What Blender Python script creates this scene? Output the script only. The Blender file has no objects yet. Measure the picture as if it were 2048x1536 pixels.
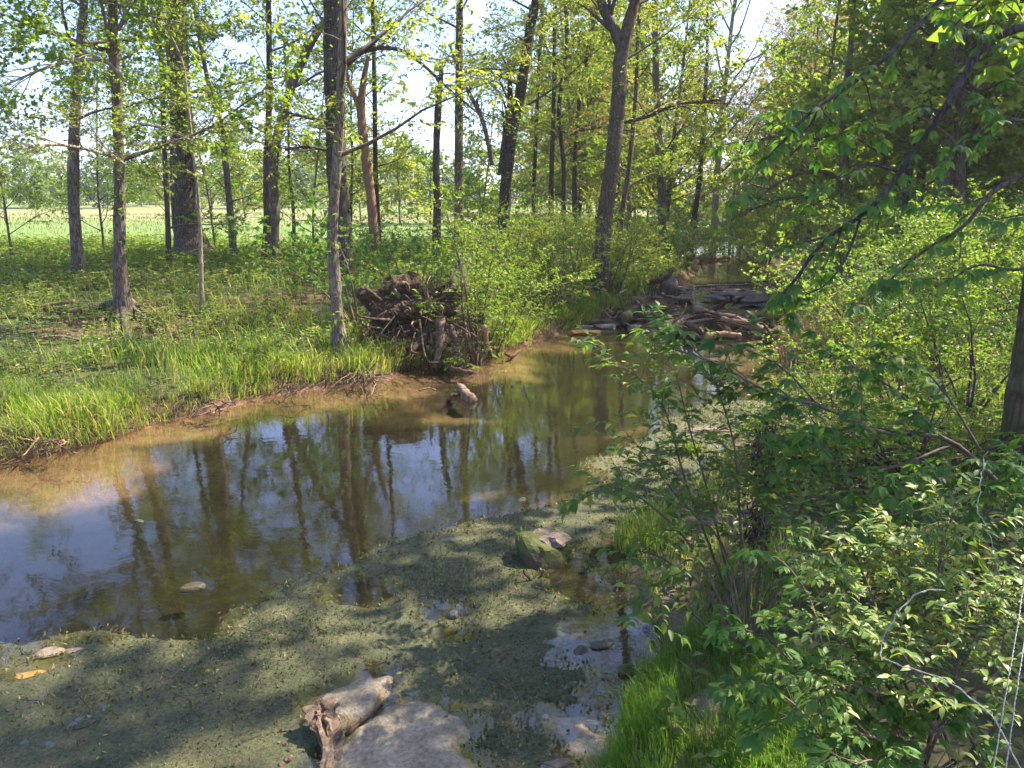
import bpy, math, random
import numpy as np
from mathutils import Matrix, Vector

sc = bpy.context.scene
COL = sc.collection
rng = np.random.default_rng(7)
random.seed(7)

# ------------------------------------------------------------------ camera, sky, sun, exposure
PITCH = math.radians(13.2); FPX = 2048 * 26.0 / 36.0; CH = 3.2
cd = bpy.data.cameras.new('camera'); cam = bpy.data.objects.new('camera', cd); COL.objects.link(cam)
cd.lens = 26.0; cd.sensor_width = 36.0; cd.clip_start = 0.05; cd.clip_end = 3000
cam.location = (0, 0, CH); cam.rotation_euler = (math.pi / 2 - PITCH, 0, 0)
sc.camera = cam

SUN_AZ = math.radians(64)      # from the view direction (+Y) towards the right (+X)
SUN_EL = math.radians(50)
w = bpy.data.worlds.new('World'); sc.world = w; w.use_nodes = True
nt = w.node_tree; nt.nodes.clear()
sky = nt.nodes.new('ShaderNodeTexSky'); sky.sky_type = 'NISHITA'; sky.sun_disc = False
sky.sun_elevation = SUN_EL; sky.sun_rotation = SUN_AZ
sky.air_density = 1.0; sky.dust_density = 1.2; sky.ozone_density = 3.0
bg = nt.nodes.new('ShaderNodeBackground'); bg.inputs['Strength'].default_value = 0.118
out = nt.nodes.new('ShaderNodeOutputWorld')
tint = nt.nodes.new('ShaderNodeMix'); tint.data_type = 'RGBA'; tint.blend_type = 'MULTIPLY'; tint.inputs[0].default_value = 1
tint.inputs[7].default_value = (.97, .94, 1.10, 1)           # the photograph's cool white balance
nt.links.new(sky.outputs[0], tint.inputs[6]); nt.links.new(tint.outputs[2], bg.inputs[0]); nt.links.new(bg.outputs[0], out.inputs[0])
sd = bpy.data.lights.new('sun', 'SUN'); so = bpy.data.objects.new('sun', sd); COL.objects.link(so)
sd.energy = 5.0; sd.angle = math.radians(0.6); sd.color = (1.0, 0.91, 0.74)
sdir = Vector((math.sin(SUN_AZ) * math.cos(SUN_EL), math.cos(SUN_AZ) * math.cos(SUN_EL), math.sin(SUN_EL)))
so.rotation_euler = sdir.to_track_quat('Z', 'Y').to_euler()
so.location = sdir * 60
vs = sc.view_settings
vs.view_transform = 'Standard'; vs.look = 'None'; vs.gamma = 1.0; vs.exposure = 1.85; vs.use_curve_mapping = False
sc.cycles.max_bounces = 8; sc.cycles.transparent_max_bounces = 10
sc.cycles.diffuse_bounces = 4; sc.cycles.glossy_bounces = 3; sc.cycles.transmission_bounces = 4
sc.cycles.use_denoising = True
sc.cycles.sample_clamp_indirect = 6.0

# ------------------------------------------------------------------ viewing geometry of the place
def ray(px, py):
    u = (px - 1024) / FPX; v = (768 - py) / FPX
    return np.array((u, math.cos(PITCH) + v * math.sin(PITCH), -math.sin(PITCH) + v * math.cos(PITCH)))
def at(px, py, Y):
    d = ray(px, py); t = Y / d[1]
    return np.array((d[0] * t, Y, CH + d[2] * t))
def onz(px, py, z=0.0):
    d = ray(px, py); t = (z - CH) / d[2]
    return np.array((d[0] * t, d[1] * t, z))

def snoise(x, y, seed=0, octaves=4):
    """smooth value made of sines, cheap and vectorised, about -1..1"""
    r = np.random.default_rng(seed); s = 0; a = 1.0; f = 1.0; tot = 0
    for o in range(octaves):
        for k in range(3):
            th = r.uniform(0, 6.283); ph = r.uniform(0, 6.283); ff = f * r.uniform(.7, 1.4)
            s = s + a * np.sin(ff * (x * math.cos(th) + y * math.sin(th)) + ph + 1.3 * np.sin(ff * .6 * (y * math.cos(th) - x * math.sin(th)) + ph * 2))
            tot += a
        a *= .55; f *= 2.1
    return s / tot * 1.8

def sdist(poly, X, Y):
    """signed distance to a closed polygon, positive inside"""
    P = np.asarray(poly, float); X = np.asarray(X, float); Y = np.asarray(Y, float)
    d = np.full(X.shape, 1e9); ins = np.zeros(X.shape, bool)
    n = len(P)
    for i in range(n):
        ax, ay = P[i]; bx, by = P[(i + 1) % n]
        ex, ey = bx - ax, by - ay
        t = np.clip(((X - ax) * ex + (Y - ay) * ey) / (ex * ex + ey * ey + 1e-12), 0, 1)
        d = np.minimum(d, np.hypot(X - ax - t * ex, Y - ay - t * ey))
        c = ((ay > Y) != (by > Y)) & (X < ex * (Y - ay) / (ey + 1e-12) + ax)
        ins ^= c
    return np.where(ins, d, -d)

LEFTPX = [(0, 930), (120, 905), (230, 880), (330, 845), (450, 815), (560, 790), (650, 775), (770, 765), (800, 745), (860, 735),
          (930, 715), (1000, 705), (1080, 680), (1150, 660)]
RIGHTPX = [(1250, 1430), (1330, 1290), (1270, 1200), (1250, 1110), (1330, 1040), (1400, 950), (1480, 870), (1560, 820), (1570, 700), (1590, 650)]
LEFT = [(-14, -8), (-12, 3), (-9.5, 7)] + [tuple(onz(*q)[:2]) for q in LEFTPX] + [(3.2, 22.5), (5.0, 26.2), (6.4, 29.5), (7.8, 33), (9.7, 39), (12.0, 49), (14.5, 62), (20, 80)]
RIGHT = [(24, 79), (19.5, 62), (16.4, 50), (14.8, 42), (13.0, 34.5), (11.4, 29), (9.4, 24.3)] + [tuple(onz(*q)[:2]) for q in RIGHTPX[::-1]] + [(0.55, 3.4), (0.6, 1.5), (0.6, -8)]
CHAN = LEFT + RIGHT

def poly_px(pts, z=0.0): return [tuple(onz(a, b, z)[:2]) for a, b in pts]
ALGAE = poly_px([(-500, 1300), (0, 1330), (190, 1290), (420, 1270), (560, 1205), (650, 1150), (790, 1095), (900, 1068), (1000, 1040), (1120, 1010), (1180, 950), (1260, 890), (1400, 800),
                 (1520, 770), (1640, 830), (1560, 900), (1420, 1010), (1330, 1110), (1380, 1250), (1360, 1330), (1280, 1480), (1280, 1750), (0, 1900), (-900, 1700)])
TAN = [poly_px(p) for p in ([(630, 1620), (640, 1536), (700, 1470), (770, 1420), (850, 1402), (900, 1425), (935, 1455), (900, 1500), (950, 1536), (1000, 1620)],
                            [(632, 1392), (700, 1372), (735, 1352), (778, 1350), (765, 1385), (740, 1420), (690, 1440), (650, 1430)],
                            [(1090, 1428), (1150, 1436), (1200, 1470), (1218, 1505), (1180, 1515), (1140, 1490), (1150, 1465)])]
HOLES = [(1240, 1300, .30, .30), (1262, 1245, .22, .2), (1225, 1385, .16, .2), (880, 1222, .17, .10), (905, 1270, .10, .06), (1165, 1170, .24, .2), (1130, 1140, .15, .12), (708, 1182, .26, .16), (1225, 1110, .2, .3)]

def smooth(a, b, x):
    t = np.clip((x - a) / (b - a), 0, 1); return t * t * (3 - 2 * t)

def algae_mask(X, Y):
    m = sdist(ALGAE, X, Y) * .8 + .02 + .30 * snoise(X * 1.3, Y * 2.4, 5, 5)
    m = np.minimum(m, .4)
    for p in TAN: m = np.minimum(m, -sdist(p, X, Y) + .05 * snoise(X * 9, Y * 9, 9, 3))
    for hx, hy, a, b in HOLES:
        c = onz(hx, hy)
        e = np.hypot((X - c[0]) / a, (Y - c[1]) / b)
        m = np.minimum(m, (e - 1) * .2 + .11 * snoise(X * 5, Y * 9, 11, 4))
    return m

def height(X, Y):
    X = np.asarray(X, float); Y = np.asarray(Y, float)
    s = sdist(CHAN, X, Y) + .10 * snoise(X * 1.6, Y * 1.6, 3, 3) * smooth(4, 9, Y)
    o = np.maximum(-s, 0); i = np.maximum(s, 0)
    cx = np.interp(Y, [0, 5, 10, 15, 20, 26, 33, 45, 60, 90], [-4, -2.5, -1.2, 1.5, 4, 6.6, 10, 13.5, 17, 25])
    leftside = smooth(.8, -.8, X - cx)
    lb = .30 * smooth(0, .28, o) + .25 * smooth(.2, 2.2, o) + .5 * smooth(2.5, 9, o) + .008 * np.clip(o - 9, 0, 40)
    rb = .10 * smooth(0, .25, o) + .22 * smooth(.3, 2.0, o) + .75 * smooth(1.3, 5.5, o) + .012 * np.clip(o - 5, 0, 60)
    land = leftside * lb + (1 - leftside) * rb
    land = land + (.06 * snoise(X * 1.1, Y * 1.1, 21, 4)) * smooth(.3, 1.5, o) + .12 * snoise(X * .21, Y * .21, 23, 2) * smooth(3, 8, o)
    # the meadow beyond the trees climbs gently, hills far behind it
    fy = np.clip(Y - 50, 0, 200)
    land = land + leftside * .021 * fy + smooth(150, 420, Y) * 5.0 + smooth(200, 450, Y) * 6 * np.clip(-X - 40, 0, 200) / 200
    am = sdist(ALGAE, X, Y)
    deep = .05 + .25 * smooth(.3, 2.6, i)
    deep = deep * (1 - .85 * smooth(-.7, .1, am)) + .035 * snoise(X * 1.5, Y * 1.5, 31, 4)
    deep = np.maximum(deep, .045)
    for p in TAN:
        deep = deep * (1 - smooth(-.12, .03, sdist(p, X, Y))) + .03 * smooth(-.12, .03, sdist(p, X, Y))
    up = smooth(30.8, 31.5, Y - .35 * (X - 8))      # the pool above the ledge stands a little higher
    z = np.where(s > 0, -deep * smooth(0, .35, i), land) + up * .2 * np.where(s > 0, 1, smooth(2, 0, o))
    return z

def hz(x, y): return float(height(np.array([x]), np.array([y]))[0])
def ground(px, py):
    d = ray(px, py); T = np.geomspace(2.5, 900, 3000)
    P = d[None] * T[:, None]; Z = CH + P[:, 2]; g = height(P[:, 0], P[:, 1])
    k = np.argmax(Z < g)
    if Z[k] >= g[k]: k = len(T) - 1
    return np.array((P[k, 0], P[k, 1], g[k]))

# ------------------------------------------------------------------ mesh helpers
class Geo:
    def __init__(s): s.V = []; s.F = {}; s.n = 0
    def add(s, V, F, m=0):
        V = np.asarray(V, np.float32).reshape(-1, 3); F = np.asarray(F, np.int64)
        s.V.append(V); s.F.setdefault((F.shape[1], m), []).append(F + s.n); s.n += len(V)
    def merge(s, V, Fd):
        """V vertices with a dict {(k, m): faces}"""
        s.V.append(V.astype(np.float32))
        for key, F in Fd.items(): s.F.setdefault(key, []).append(F + s.n)
        s.n += len(V)
    def mesh(s, name, mats, smoothf=True, off=(0, 0, 0)):
        me = bpy.data.meshes.new(name)
        V = np.concatenate(s.V) - np.asarray(off, np.float32)
        me.vertices.add(len(V)); me.vertices.foreach_set('co', V.astype(np.float32).ravel())
        idx = []; st = []; mi = []; c = 0
        for (k, m), L in s.F.items():
            F = np.concatenate(L); idx.append(F.ravel()); st.append(c + np.arange(len(F)) * k); mi.append(np.full(len(F), m)); c += F.size
        idx = np.concatenate(idx).astype(np.int32); st = np.concatenate(st).astype(np.int32); mi = np.concatenate(mi).astype(np.int32)
        me.loops.add(len(idx)); me.loops.foreach_set('vertex_index', idx)
        me.polygons.add(len(st)); me.polygons.foreach_set('loop_start', st)
        for m in mats: me.materials.append(m)
        me.polygons.foreach_set('material_index', mi)
        me.update(calc_edges=True)
        me.polygons.foreach_set('use_smooth', np.full(len(st), smoothf))
        me.update()
        return me
    def obj(s, name, mats, parent=None, smoothf=True, off=(0, 0, 0), **kw):
        if not s.V: return None
        if not isinstance(mats, (list, tuple)): mats = [mats]
        o = bpy.data.objects.new(name, s.mesh(name, mats, smoothf, off)); COL.objects.link(o)
        if parent is not None: o.parent = parent
        for k, v in kw.items(): o[k] = v
        return o

def tag(o, label=None, cat=None, group=None, kind=None):
    if label: o['label'] = label
    if cat: o['category'] = cat
    if group: o['group'] = group
    if kind: o['kind'] = kind
    return o
def thing(name, loc, label, cat, group=None):
    o = bpy.data.objects.new(name, None); COL.objects.link(o); o.location = loc; o.empty_display_size = .2
    return tag(o, label, cat, group)

def unit(v): v = np.asarray(v, float); return v / (np.linalg.norm(v, axis=-1, keepdims=True) + 1e-9)

def catmull(P, n):
    P = np.asarray(P, float)
    if len(P) < 3:
        t = np.linspace(0, 1, n)[:, None]; return P[0] * (1 - t) + P[-1] * t
    Q = np.vstack([2 * P[0] - P[1], P, 2 * P[-1] - P[-2]]); res = []
    m = len(P) - 1
    for u in np.linspace(0, m - 1e-6, n):
        i = int(u); t = u - i; a, b, c, d = Q[i], Q[i + 1], Q[i + 2], Q[i + 3]
        res.append(.5 * (2 * b + (c - a) * t + (2 * a - 5 * b + 4 * c - d) * t * t + (3 * b - a - 3 * c + d) * t ** 3))
    return np.array(res)

def tube(g, P, R, sides=6, m=0, cap=True, rough=0.0, r=None, lobes=0.0):
    P = np.asarray(P, float); n = len(P); R = np.broadcast_to(np.asarray(R, float), (n,))
    T = unit(np.gradient(P, axis=0))
    ref = np.array((0, 0, 1.0)) if abs(T[0][2]) < .8 else np.array((1.0, 0, 0))
    A = np.zeros_like(T); a = unit(np.cross(T[0], ref))
    for i in range(n):
        a = unit(a - T[i] * np.dot(a, T[i])); A[i] = a
    B = np.cross(T, A)
    th = np.arange(sides) / sides * 2 * math.pi
    rr = R[:, None] * np.ones((1, sides))
    if rough:
        r = r or rng
        rr = rr * (1 + rough * r.normal(size=(n, sides)) + lobes * np.sin(th * 3 + r.uniform(0, 6))[None])
    V = P[:, None] + rr[..., None] * (np.cos(th)[None, :, None] * A[:, None] + np.sin(th)[None, :, None] * B[:, None])
    V = V.reshape(-1, 3)
    i = np.arange(n - 1)[:, None] * sides; j = np.arange(sides)[None]; j2 = (j + 1) % sides
    F = np.stack([i + j, i + j2, i + sides + j2, i + sides + j], -1).reshape(-1, 4)
    if cap:
        V = np.vstack([V, P[0] - T[0] * R[0] * .05, P[-1] + T[-1] * R[-1] * .05]); c0 = n * sides; c1 = c0 + 1
        jj = np.arange(sides); k = (jj + 1) % sides
        g.add(V, F, m)
        base = g.n - len(V)
        F3 = np.vstack([np.stack([k, jj, np.full(sides, c0)], -1), np.stack([(n - 1) * sides + jj, (n - 1) * sides + k, np.full(sides, c1)], -1)])
        g.F.setdefault((3, m), []).append(F3 + base)
    else: g.add(V, F, m)

def ribbon(g, P, w, m=0):
    P = np.asarray(P, float); T = unit(P[-1] - P[0]); s = unit(np.cross(T, (.3, .2, 1))) * w; n = len(P)
    V = np.concatenate([P - s, P + s]); i = np.arange(n - 1); g.add(V, np.stack([i, i + 1, i + 1 + n, i + n], -1), m)

def wander(p0, d0, L, n, amp, up=0.0, r=None, droop=0.0):
    r = r or rng; d = unit(d0); P = [np.array(p0, float)]; st = L / n
    for i in range(n):
        d = unit(d + r.normal(size=3) * amp + np.array((0, 0, up - droop * i / n)))
        P.append(P[-1] + d * st)
    return np.array(P)

# ------------------------------------------------------------------ leaves
def leaf_diamond(L=1.0, W=.5, fold=.12):
    V = np.array([(0, 0, 0), (.45 * L, W * L / 2, fold * L), (L, 0, -.08 * L), (.45 * L, -W * L / 2, fold * L)])
    return V, {(3, 0): np.array([(0, 1, 2), (0, 2, 3)])}
def leaf_oval(L=1.0, W=.5, fold=.07, droop=.15):
    m1 = (.33 * L, 0, 0); m2 = (.68 * L, 0, -droop * .4 * L); tip = (L, 0, -droop * L)
    V = np.array([(0, 0, 0), m1, m2, tip, (.30 * L, W * L * .48, fold * L), (.68 * L, W * L * .40, fold * L - droop * .4 * L),
                  (.30 * L, -W * L * .48, fold * L), (.68 * L, -W * L * .40, fold * L - droop * .4 * L)])
    return V, {(3, 0): np.array([(0, 1, 4), (2, 3, 5), (0, 6, 1), (2, 7, 3)]), (4, 0): np.array([(1, 2, 5, 4), (1, 6, 7, 2)])}
def xf(Vs, R, T, s=1.0): return (Vs * s) @ np.asarray(R).T + T
def rotz(a): c, s = math.cos(a), math.sin(a); return np.array([(c, -s, 0), (s, c, 0), (0, 0, 1)])
def roty(a): c, s = math.cos(a), math.sin(a); return np.array([(c, 0, s), (0, 1, 0), (-s, 0, c)])
def rotx(a): c, s = math.cos(a), math.sin(a); return np.array([(1, 0, 0), (0, c, -s), (0, s, c)])
def gm(g):
    V = np.concatenate(g.V); return V, {k: np.concatenate(L) for k, L in g.F.items()}
def leaf_palmate(L=1.0, seed=0, simple=False):
    r = np.random.default_rng(seed); g = Geo(); pet = .45 * L
    for k, a in enumerate((-1.25, -.62, 0, .62, 1.25)):
        ll = L * (.62, .9, 1.0, .9, .62)[k] * r.uniform(.9, 1.08)
        V, F = (leaf_diamond(ll, .38, .05) if simple else leaf_oval(ll, .40, .05, .22))
        R = rotz(a + r.normal() * .06) @ roty(.25 + r.uniform(-.12, .25))
        g.merge(xf(V, R, np.array((pet, 0, 0))), F)
    ribbon(g, [(0, 0, 0), (pet, 0, 0)], .012 * L, 1)
    return gm(g)
def leaf_maple(L=1.0, seed=0):
    r = np.random.default_rng(seed)
    a = np.radians([0, 30, 52, 95, 180, 265, 308, 330]); rad = np.array([1, .5, .85, .5, .3, .5, .85, .5])
    V = np.stack([.35 + .65 * rad * np.cos(a), .62 * rad * np.sin(a), -.12 * rad ** 2 + 0 * a], -1) * L
    V = np.vstack([(.3 * L, 0, .02 * L), V]); n = len(a)
    F = np.array([(0, 1 + i, 1 + (i + 1) % n) for i in range(n)])
    return V, {(3, 0): F}

def frame(d, up, roll=0.0):
    x = unit(d); y = unit(np.cross(up, x)); z = np.cross(x, y)
    R = np.stack([x, y, z], -1)
    return R @ rotx(roll) if roll else R

def spray_template(seed, nleaf, leaf, L=1.0, lsize=.1, flat=.5, droop=.35, twig=.004, kinds=None):
    """a leafy branchlet about one metre long along +x, leaves facing roughly +z; material 0 leaf, 1 twig"""
    r = np.random.default_rng(seed); g = Geo()
    main = wander((0, 0, 0), (1, 0, .1), L, 6, .12, 0, r, .12)
    tube(g, main[::2], np.linspace(twig * 1.5, twig * .5, 4), 3, 1, cap=False)
    tw = [main]
    for k in range(5):
        p = main[1 + k]; s = 1 if k % 2 else -1
        t = wander(p, (.6, s * .9, r.uniform(-.2, .35)), L * r.uniform(.25, .5) * (1.1 - k * .12), 3, .15, 0, r, .1)
        ribbon(g, t[[0, 3]], twig * .6, 1); tw.append(t)
    for k in range(nleaf):
        t = tw[r.integers(0, len(tw))]; u = r.uniform(.25, 1) * (len(t) - 1); i = min(int(u), len(t) - 2)
        p = t[i] * (1 - (u - i)) + t[i + 1] * (u - i)
        dd = unit(t[i + 1] - t[i]); az = r.uniform(-1.6, 1.6)
        d = rotz(az) @ dd; d = unit(d + np.array((0, 0, -r.uniform(0, 2 * droop))))
        V, F = leaf(seed * 31 + k) if callable(leaf) else leaf
        s = lsize * r.uniform(.6, 1.25)
        R = frame(d, unit(np.array((0, 0, 1)) + r.normal(size=3) * flat))
        g.merge(xf(V, R, p + r.normal(size=3) * .01, s), F)
    return gm(g)

def stamp(g, tmpl, idx, R, T, S):
    """merge many transformed copies of templates; arrays idx (n), R (n,3,3), T (n,3), S (n)"""
    idx = np.asarray(idx); R = np.asarray(R); T = np.asarray(T); S = np.asarray(S, float)
    for k, (V, Fd) in enumerate(tmpl):
        sel = np.nonzero(idx == k)[0]
        if not len(sel): continue
        W = np.einsum('nij,vj->nvi', R[sel] * S[sel][:, None, None], V) + T[sel][:, None]
        off = (np.arange(len(sel)) * len(V))
        FF = {key: (F[None] + off[:, None, None]).reshape(-1, F.shape[1]) for key, F in Fd.items()}
        g.merge(W.reshape(-1, 3), FF)

DIA = leaf_diamond(); OVA = leaf_oval(); MAP = leaf_maple()
PALS = leaf_palmate(1, 1, True)
T_FINE = [spray_template(10 + i, 34, DIA, 1.0, .127, .6, .35) for i in range(7)]      # small spring leaves
T_FINE2 = [spray_template(30 + i, 20, DIA, 1.0, .105, .7, .3) for i in range(6)]      # sparse, just opening
T_MAPLE = [spray_template(50 + i, 24, MAP, 1.0, .13, .45, .4) for i in range(6)]
T_PALM = [spray_template(70 + i, 11, PALS, 1.0, .17, .4, .45) for i in range(6)]
T_FAR = [spray_template(90 + i, 17, leaf_diamond(1, .7), 1.0, .245, .9, .3, .006) for i in range(6)]
T_BARE = [spray_template(120 + i, 5, DIA, 1.0, .07, .7, .3) for i in range(4)]

# ------------------------------------------------------------------ materials
class MB:
    def __init__(s, name):
        s.m = bpy.data.materials.new(name); s.m.use_nodes = True; s.t = s.m.node_tree; s.t.nodes.clear()
        s.out = s.n('ShaderNodeOutputMaterial')
    def n(s, typ, **kw):
        x = s.t.nodes.new(typ)
        for k, v in kw.items():
            if k.startswith('_'): setattr(x, k[1:], v)
            else:
                key = int(k[1:]) if k[0] == 'i' and k[1:].isdigit() else k.replace('_', ' ')
                if isinstance(v, bpy.types.NodeSocket): s.t.links.new(v, x.inputs[key])
                else: x.inputs[key].default_value = v
        return x
    def noise(s, scale, vec=None, detail=4, rough=.6, dist=0.0):
        x = s.n('ShaderNodeTexNoise', Scale=scale, Detail=detail, Roughness=rough, Distortion=dist)
        if vec is not None: s.t.links.new(vec, x.inputs['Vector'])
        return x.outputs['Fac']
    def ramp(s, fac, stops):
        x = s.n('ShaderNodeValToRGB'); s.t.links.new(fac, x.inputs[0]); e = x.color_ramp.elements
        while len(e) > 1: e.remove(e[-1])
        for i, (p, c) in enumerate(stops):
            if isinstance(c, (int, float)): c = (c, c, c)
            el = e[0] if i == 0 else e.new(p)
            el.position = p; el.color = (*c, 1)
        return x.outputs[0]
    def mix(s, fac, a, b, mode='MIX'):
        x = s.n('ShaderNodeMix', _data_type='RGBA', _blend_type=mode)
        for key, v in ((0, fac), (6, a), (7, b)):
            if isinstance(v, bpy.types.NodeSocket): s.t.links.new(v, x.inputs[key])
            elif key == 0: x.inputs[0].default_value = v
            else: x.inputs[key].default_value = (*v, 1) if len(v) == 3 else v
        return x.outputs[2]
    def math(s, op, a, b=0.0, c=0.0):
        x = s.n('ShaderNodeMath', _operation=op)
        for k, v in enumerate((a, b, c)):
            if isinstance(v, bpy.types.NodeSocket): s.t.links.new(v, x.inputs[k])
            else: x.inputs[k].default_value = v
        return x.outputs[0]
    def bump(s, h, strength=.5, dist=.02):
        return s.n('ShaderNodeBump', Height=h, Strength=strength, Distance=dist).outputs[0]
    def obj(s): return s.n('ShaderNodeTexCoord').outputs['Object']
    def mapping(s, vec, scale): return s.n('ShaderNodeMapping', Vector=vec, Scale=scale).outputs[0]
    def principled(s, color, rough=.8, spec=.3, normal=None, **kw):
        b = s.n('ShaderNodeBsdfPrincipled')
        for k, v in (('Base Color', color), ('Roughness', rough), ('Specular IOR Level', spec), ('Normal', normal)):
            if v is None: continue
            if isinstance(v, bpy.types.NodeSocket): s.t.links.new(v, b.inputs[k])
            else: b.inputs[k].default_value = (*v, 1) if isinstance(v, tuple) else v
        for k, v in kw.items(): b.inputs[k.replace('_', ' ')].default_value = v
        return b.outputs[0]
    def done(s, sh): s.t.links.new(sh, s.out.inputs['Surface']); return s.m

def mat_leaf(name, c1, c2, tr=.42, rough=.42, spec=.35, trans=1.95, warm=None):
    """leaf: a reflecting face plus light let through; colour differs from leaf to leaf"""
    b = MB(name)
    isl = b.n('ShaderNodeNewGeometry').outputs['Random Per Island']
    orn = b.n('ShaderNodeObjectInfo').outputs['Random']
    v = b.math('FRACT', b.math('ADD', isl, orn))
    stops = [(0, c1), (1, c2)] if warm is None else [(0, c1), (.72, c2), (.82, warm), (1, warm)]
    c = b.ramp(v, stops)
    n = b.noise(1.1, b.n('ShaderNodeNewGeometry').outputs['Position'], 2)
    c = b.mix(1.0, c, b.ramp(n, [(.3, .78), (.7, 1.2)]), 'MULTIPLY')
    p = b.principled(c, rough, spec)
    tc = b.mix(1.0, c, (trans * 1.05, trans * 1.0, trans * .55), 'MULTIPLY')
    t = b.n('ShaderNodeBsdfTranslucent', Color=tc).outputs[0]
    return b.done(b.n('ShaderNodeMixShader', i0=tr, i1=p, i2=t).outputs[0])

L_YEL = mat_leaf('leaf_yellow_green', (.13, .19, .025), (.21, .255, .045), .52, warm=(.23, .24, .05))
L_MID = mat_leaf('leaf_fresh_green', (.09, .16, .022), (.17, .24, .036), .52)
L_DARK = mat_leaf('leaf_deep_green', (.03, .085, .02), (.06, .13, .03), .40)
L_RED = mat_leaf('leaf_budding', (.24, .17, .06), (.20, .20, .05), .45, warm=(.27, .14, .07))
L_PALM = mat_leaf('leaf_buckeye', (.045, .12, .022), (.085, .175, .03), .45, rough=.5, spec=.25, warm=(.13, .20, .03))
L_OVAL = mat_leaf('leaf_honeysuckle', (.06, .13, .022), (.11, .19, .035), .46, rough=.48, spec=.28, warm=(.19, .22, .03))
L_PALE = mat_leaf('leaf_pale_bush', (.11, .19, .04), (.19, .26, .07), .42, rough=.42, spec=.35, warm=(.23, .25, .04))
L_GRASS = mat_leaf('grass_blade', (.09, .175, .018), (.18, .265, .036), .48, rough=.5, spec=.3, warm=(.27, .25, .09))
L_GRASSN = mat_leaf('lush_grass_blade', (.075, .16, .018), (.14, .235, .032), .5, rough=.42, spec=.4)
L_HERB = mat_leaf('herb_leaf', (.075, .14, .022), (.15, .21, .04), .45, warm=(.20, .18, .08))
L_STRAW = mat_leaf('dry_stalk', (.20, .15, .08), (.32, .26, .15), .15, rough=.7, spec=.1)
L_MEADOW = mat_leaf('meadow_grass', (.12, .18, .045), (.17, .22, .065), .35, rough=.7, spec=.1, warm=(.22, .20, .10), trans=1.2)

def mat_bark(name, dark, light, scale=1.0, moss=0.0, lichen=.25, bump=.9, fibre=False):
    b = MB(name); o = b.obj(); rnd = b.n('ShaderNodeObjectInfo').outputs['Random']
    warp = b.n('ShaderNodeTexNoise', Vector=o, Scale=3.0, Detail=3.0).outputs['Color']
    ow = b.n('ShaderNodeVectorMath', _operation='MULTIPLY_ADD', i0=warp, i1=(.12, .12, .5), i2=o).outputs[0]
    m = b.mapping(ow, (13 * scale, 13 * scale, 1.9 * scale))
    n1 = b.noise(1.6, m, 7, .72, .8)
    vo = b.n('ShaderNodeTexVoronoi', Vector=m, Scale=1.5, _feature='DISTANCE_TO_EDGE').outputs[0]
    ridge = b.math('MULTIPLY', b.ramp(vo, [(0, .35), (.22, 1)]), n1)
    if fibre: ridge = b.math('ADD', b.math('MULTIPLY', b.noise(5, ow, 8, .75), .55), b.math('MULTIPLY', b.noise(30, ow, 5, .7), .25))
    c = b.mix(b.ramp(ridge, [(.33, 0), (.50, 1)] if fibre else [(.12, 0), (.6, 1)]), dark, light)
    c = b.mix(1.0, c, b.ramp(rnd, [(0, (.8, .8, .85)), (.5, (1.05, 1, .95)), (1, (1.35, 1.2, 1.05))]), 'MULTIPLY')
    n2 = b.noise(2.3, o, 4)
    c = b.mix(b.math('MULTIPLY', b.ramp(n2, [(.52, 0), (.68, 1)]), lichen), c, (.36, .36, .28))
    if moss:
        n3 = b.noise(1.7, o, 5)
        c = b.mix(b.math('MULTIPLY', b.ramp(n3, [(.42, 0), (.6, 1)]), moss), c, (.07, .10, .02))
    return b.done(b.principled(c, .92, .15, b.bump(ridge, bump, .03)))

B_GREY = mat_bark('bark_grey', (.05, .04, .032), (.24, .19, .155))
B_DARK = mat_bark('bark_dark', (.030, .024, .020), (.13, .10, .083), lichen=.12)
B_OAK = mat_bark('bark_furrowed', (.036, .028, .022), (.17, .13, .105), .8, lichen=.12, bump=1.0)
B_PALE = mat_bark('bark_pale', (.12, .10, .08), (.33, .28, .22), lichen=.5)
B_RED = mat_bark('bark_bare_wood', (.16, .09, .055), (.38, .23, .15), lichen=.05)
B_MOSS = mat_bark('bark_mossy', (.035, .026, .02), (.12, .09, .065), moss=.5)
B_TWIG = mat_bark('twig_bark', (.06, .045, .035), (.17, .13, .10), lichen=.1, bump=.2, fibre=True)
B_DRIFT = mat_bark('driftwood', (.07, .045, .032), (.34, .235, .165), 1.3, lichen=.1, fibre=True)
B_DRIFTD = mat_bark('wet_driftwood', (.025, .017, .012), (.13, .085, .06), 1.3, lichen=.05, fibre=True)
B_ROOT = mat_bark('root_bark', (.035, .024, .017), (.19, .132, .095), 2.0, lichen=.05, fibre=True)

B_STUMP = mat_bark('stump_wood', (.045, .032, .024), (.21, .16, .12), 1.5, lichen=.1, fibre=True)

def mat_soil(name, a, bcol, s=8):
    b = MB(name); o = b.obj(); n = b.noise(s, o, 8, .7); n2 = b.noise(s * 6, o, 4, .7)
    c = b.mix(b.ramp(n, [(.35, 0), (.65, 1)]), a, bcol)
    c = b.mix(1.0, c, b.ramp(n2, [(.3, .6), (.7, 1.25)]), 'MULTIPLY')
    return b.done(b.principled(c, .95, .1, b.bump(b.math('ADD', n, b.math('MULTIPLY', n2, .4)), .9, .05)))
M_EARTH = mat_soil('root_earth', (.05, .034, .024), (.125, .088, .062))

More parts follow.
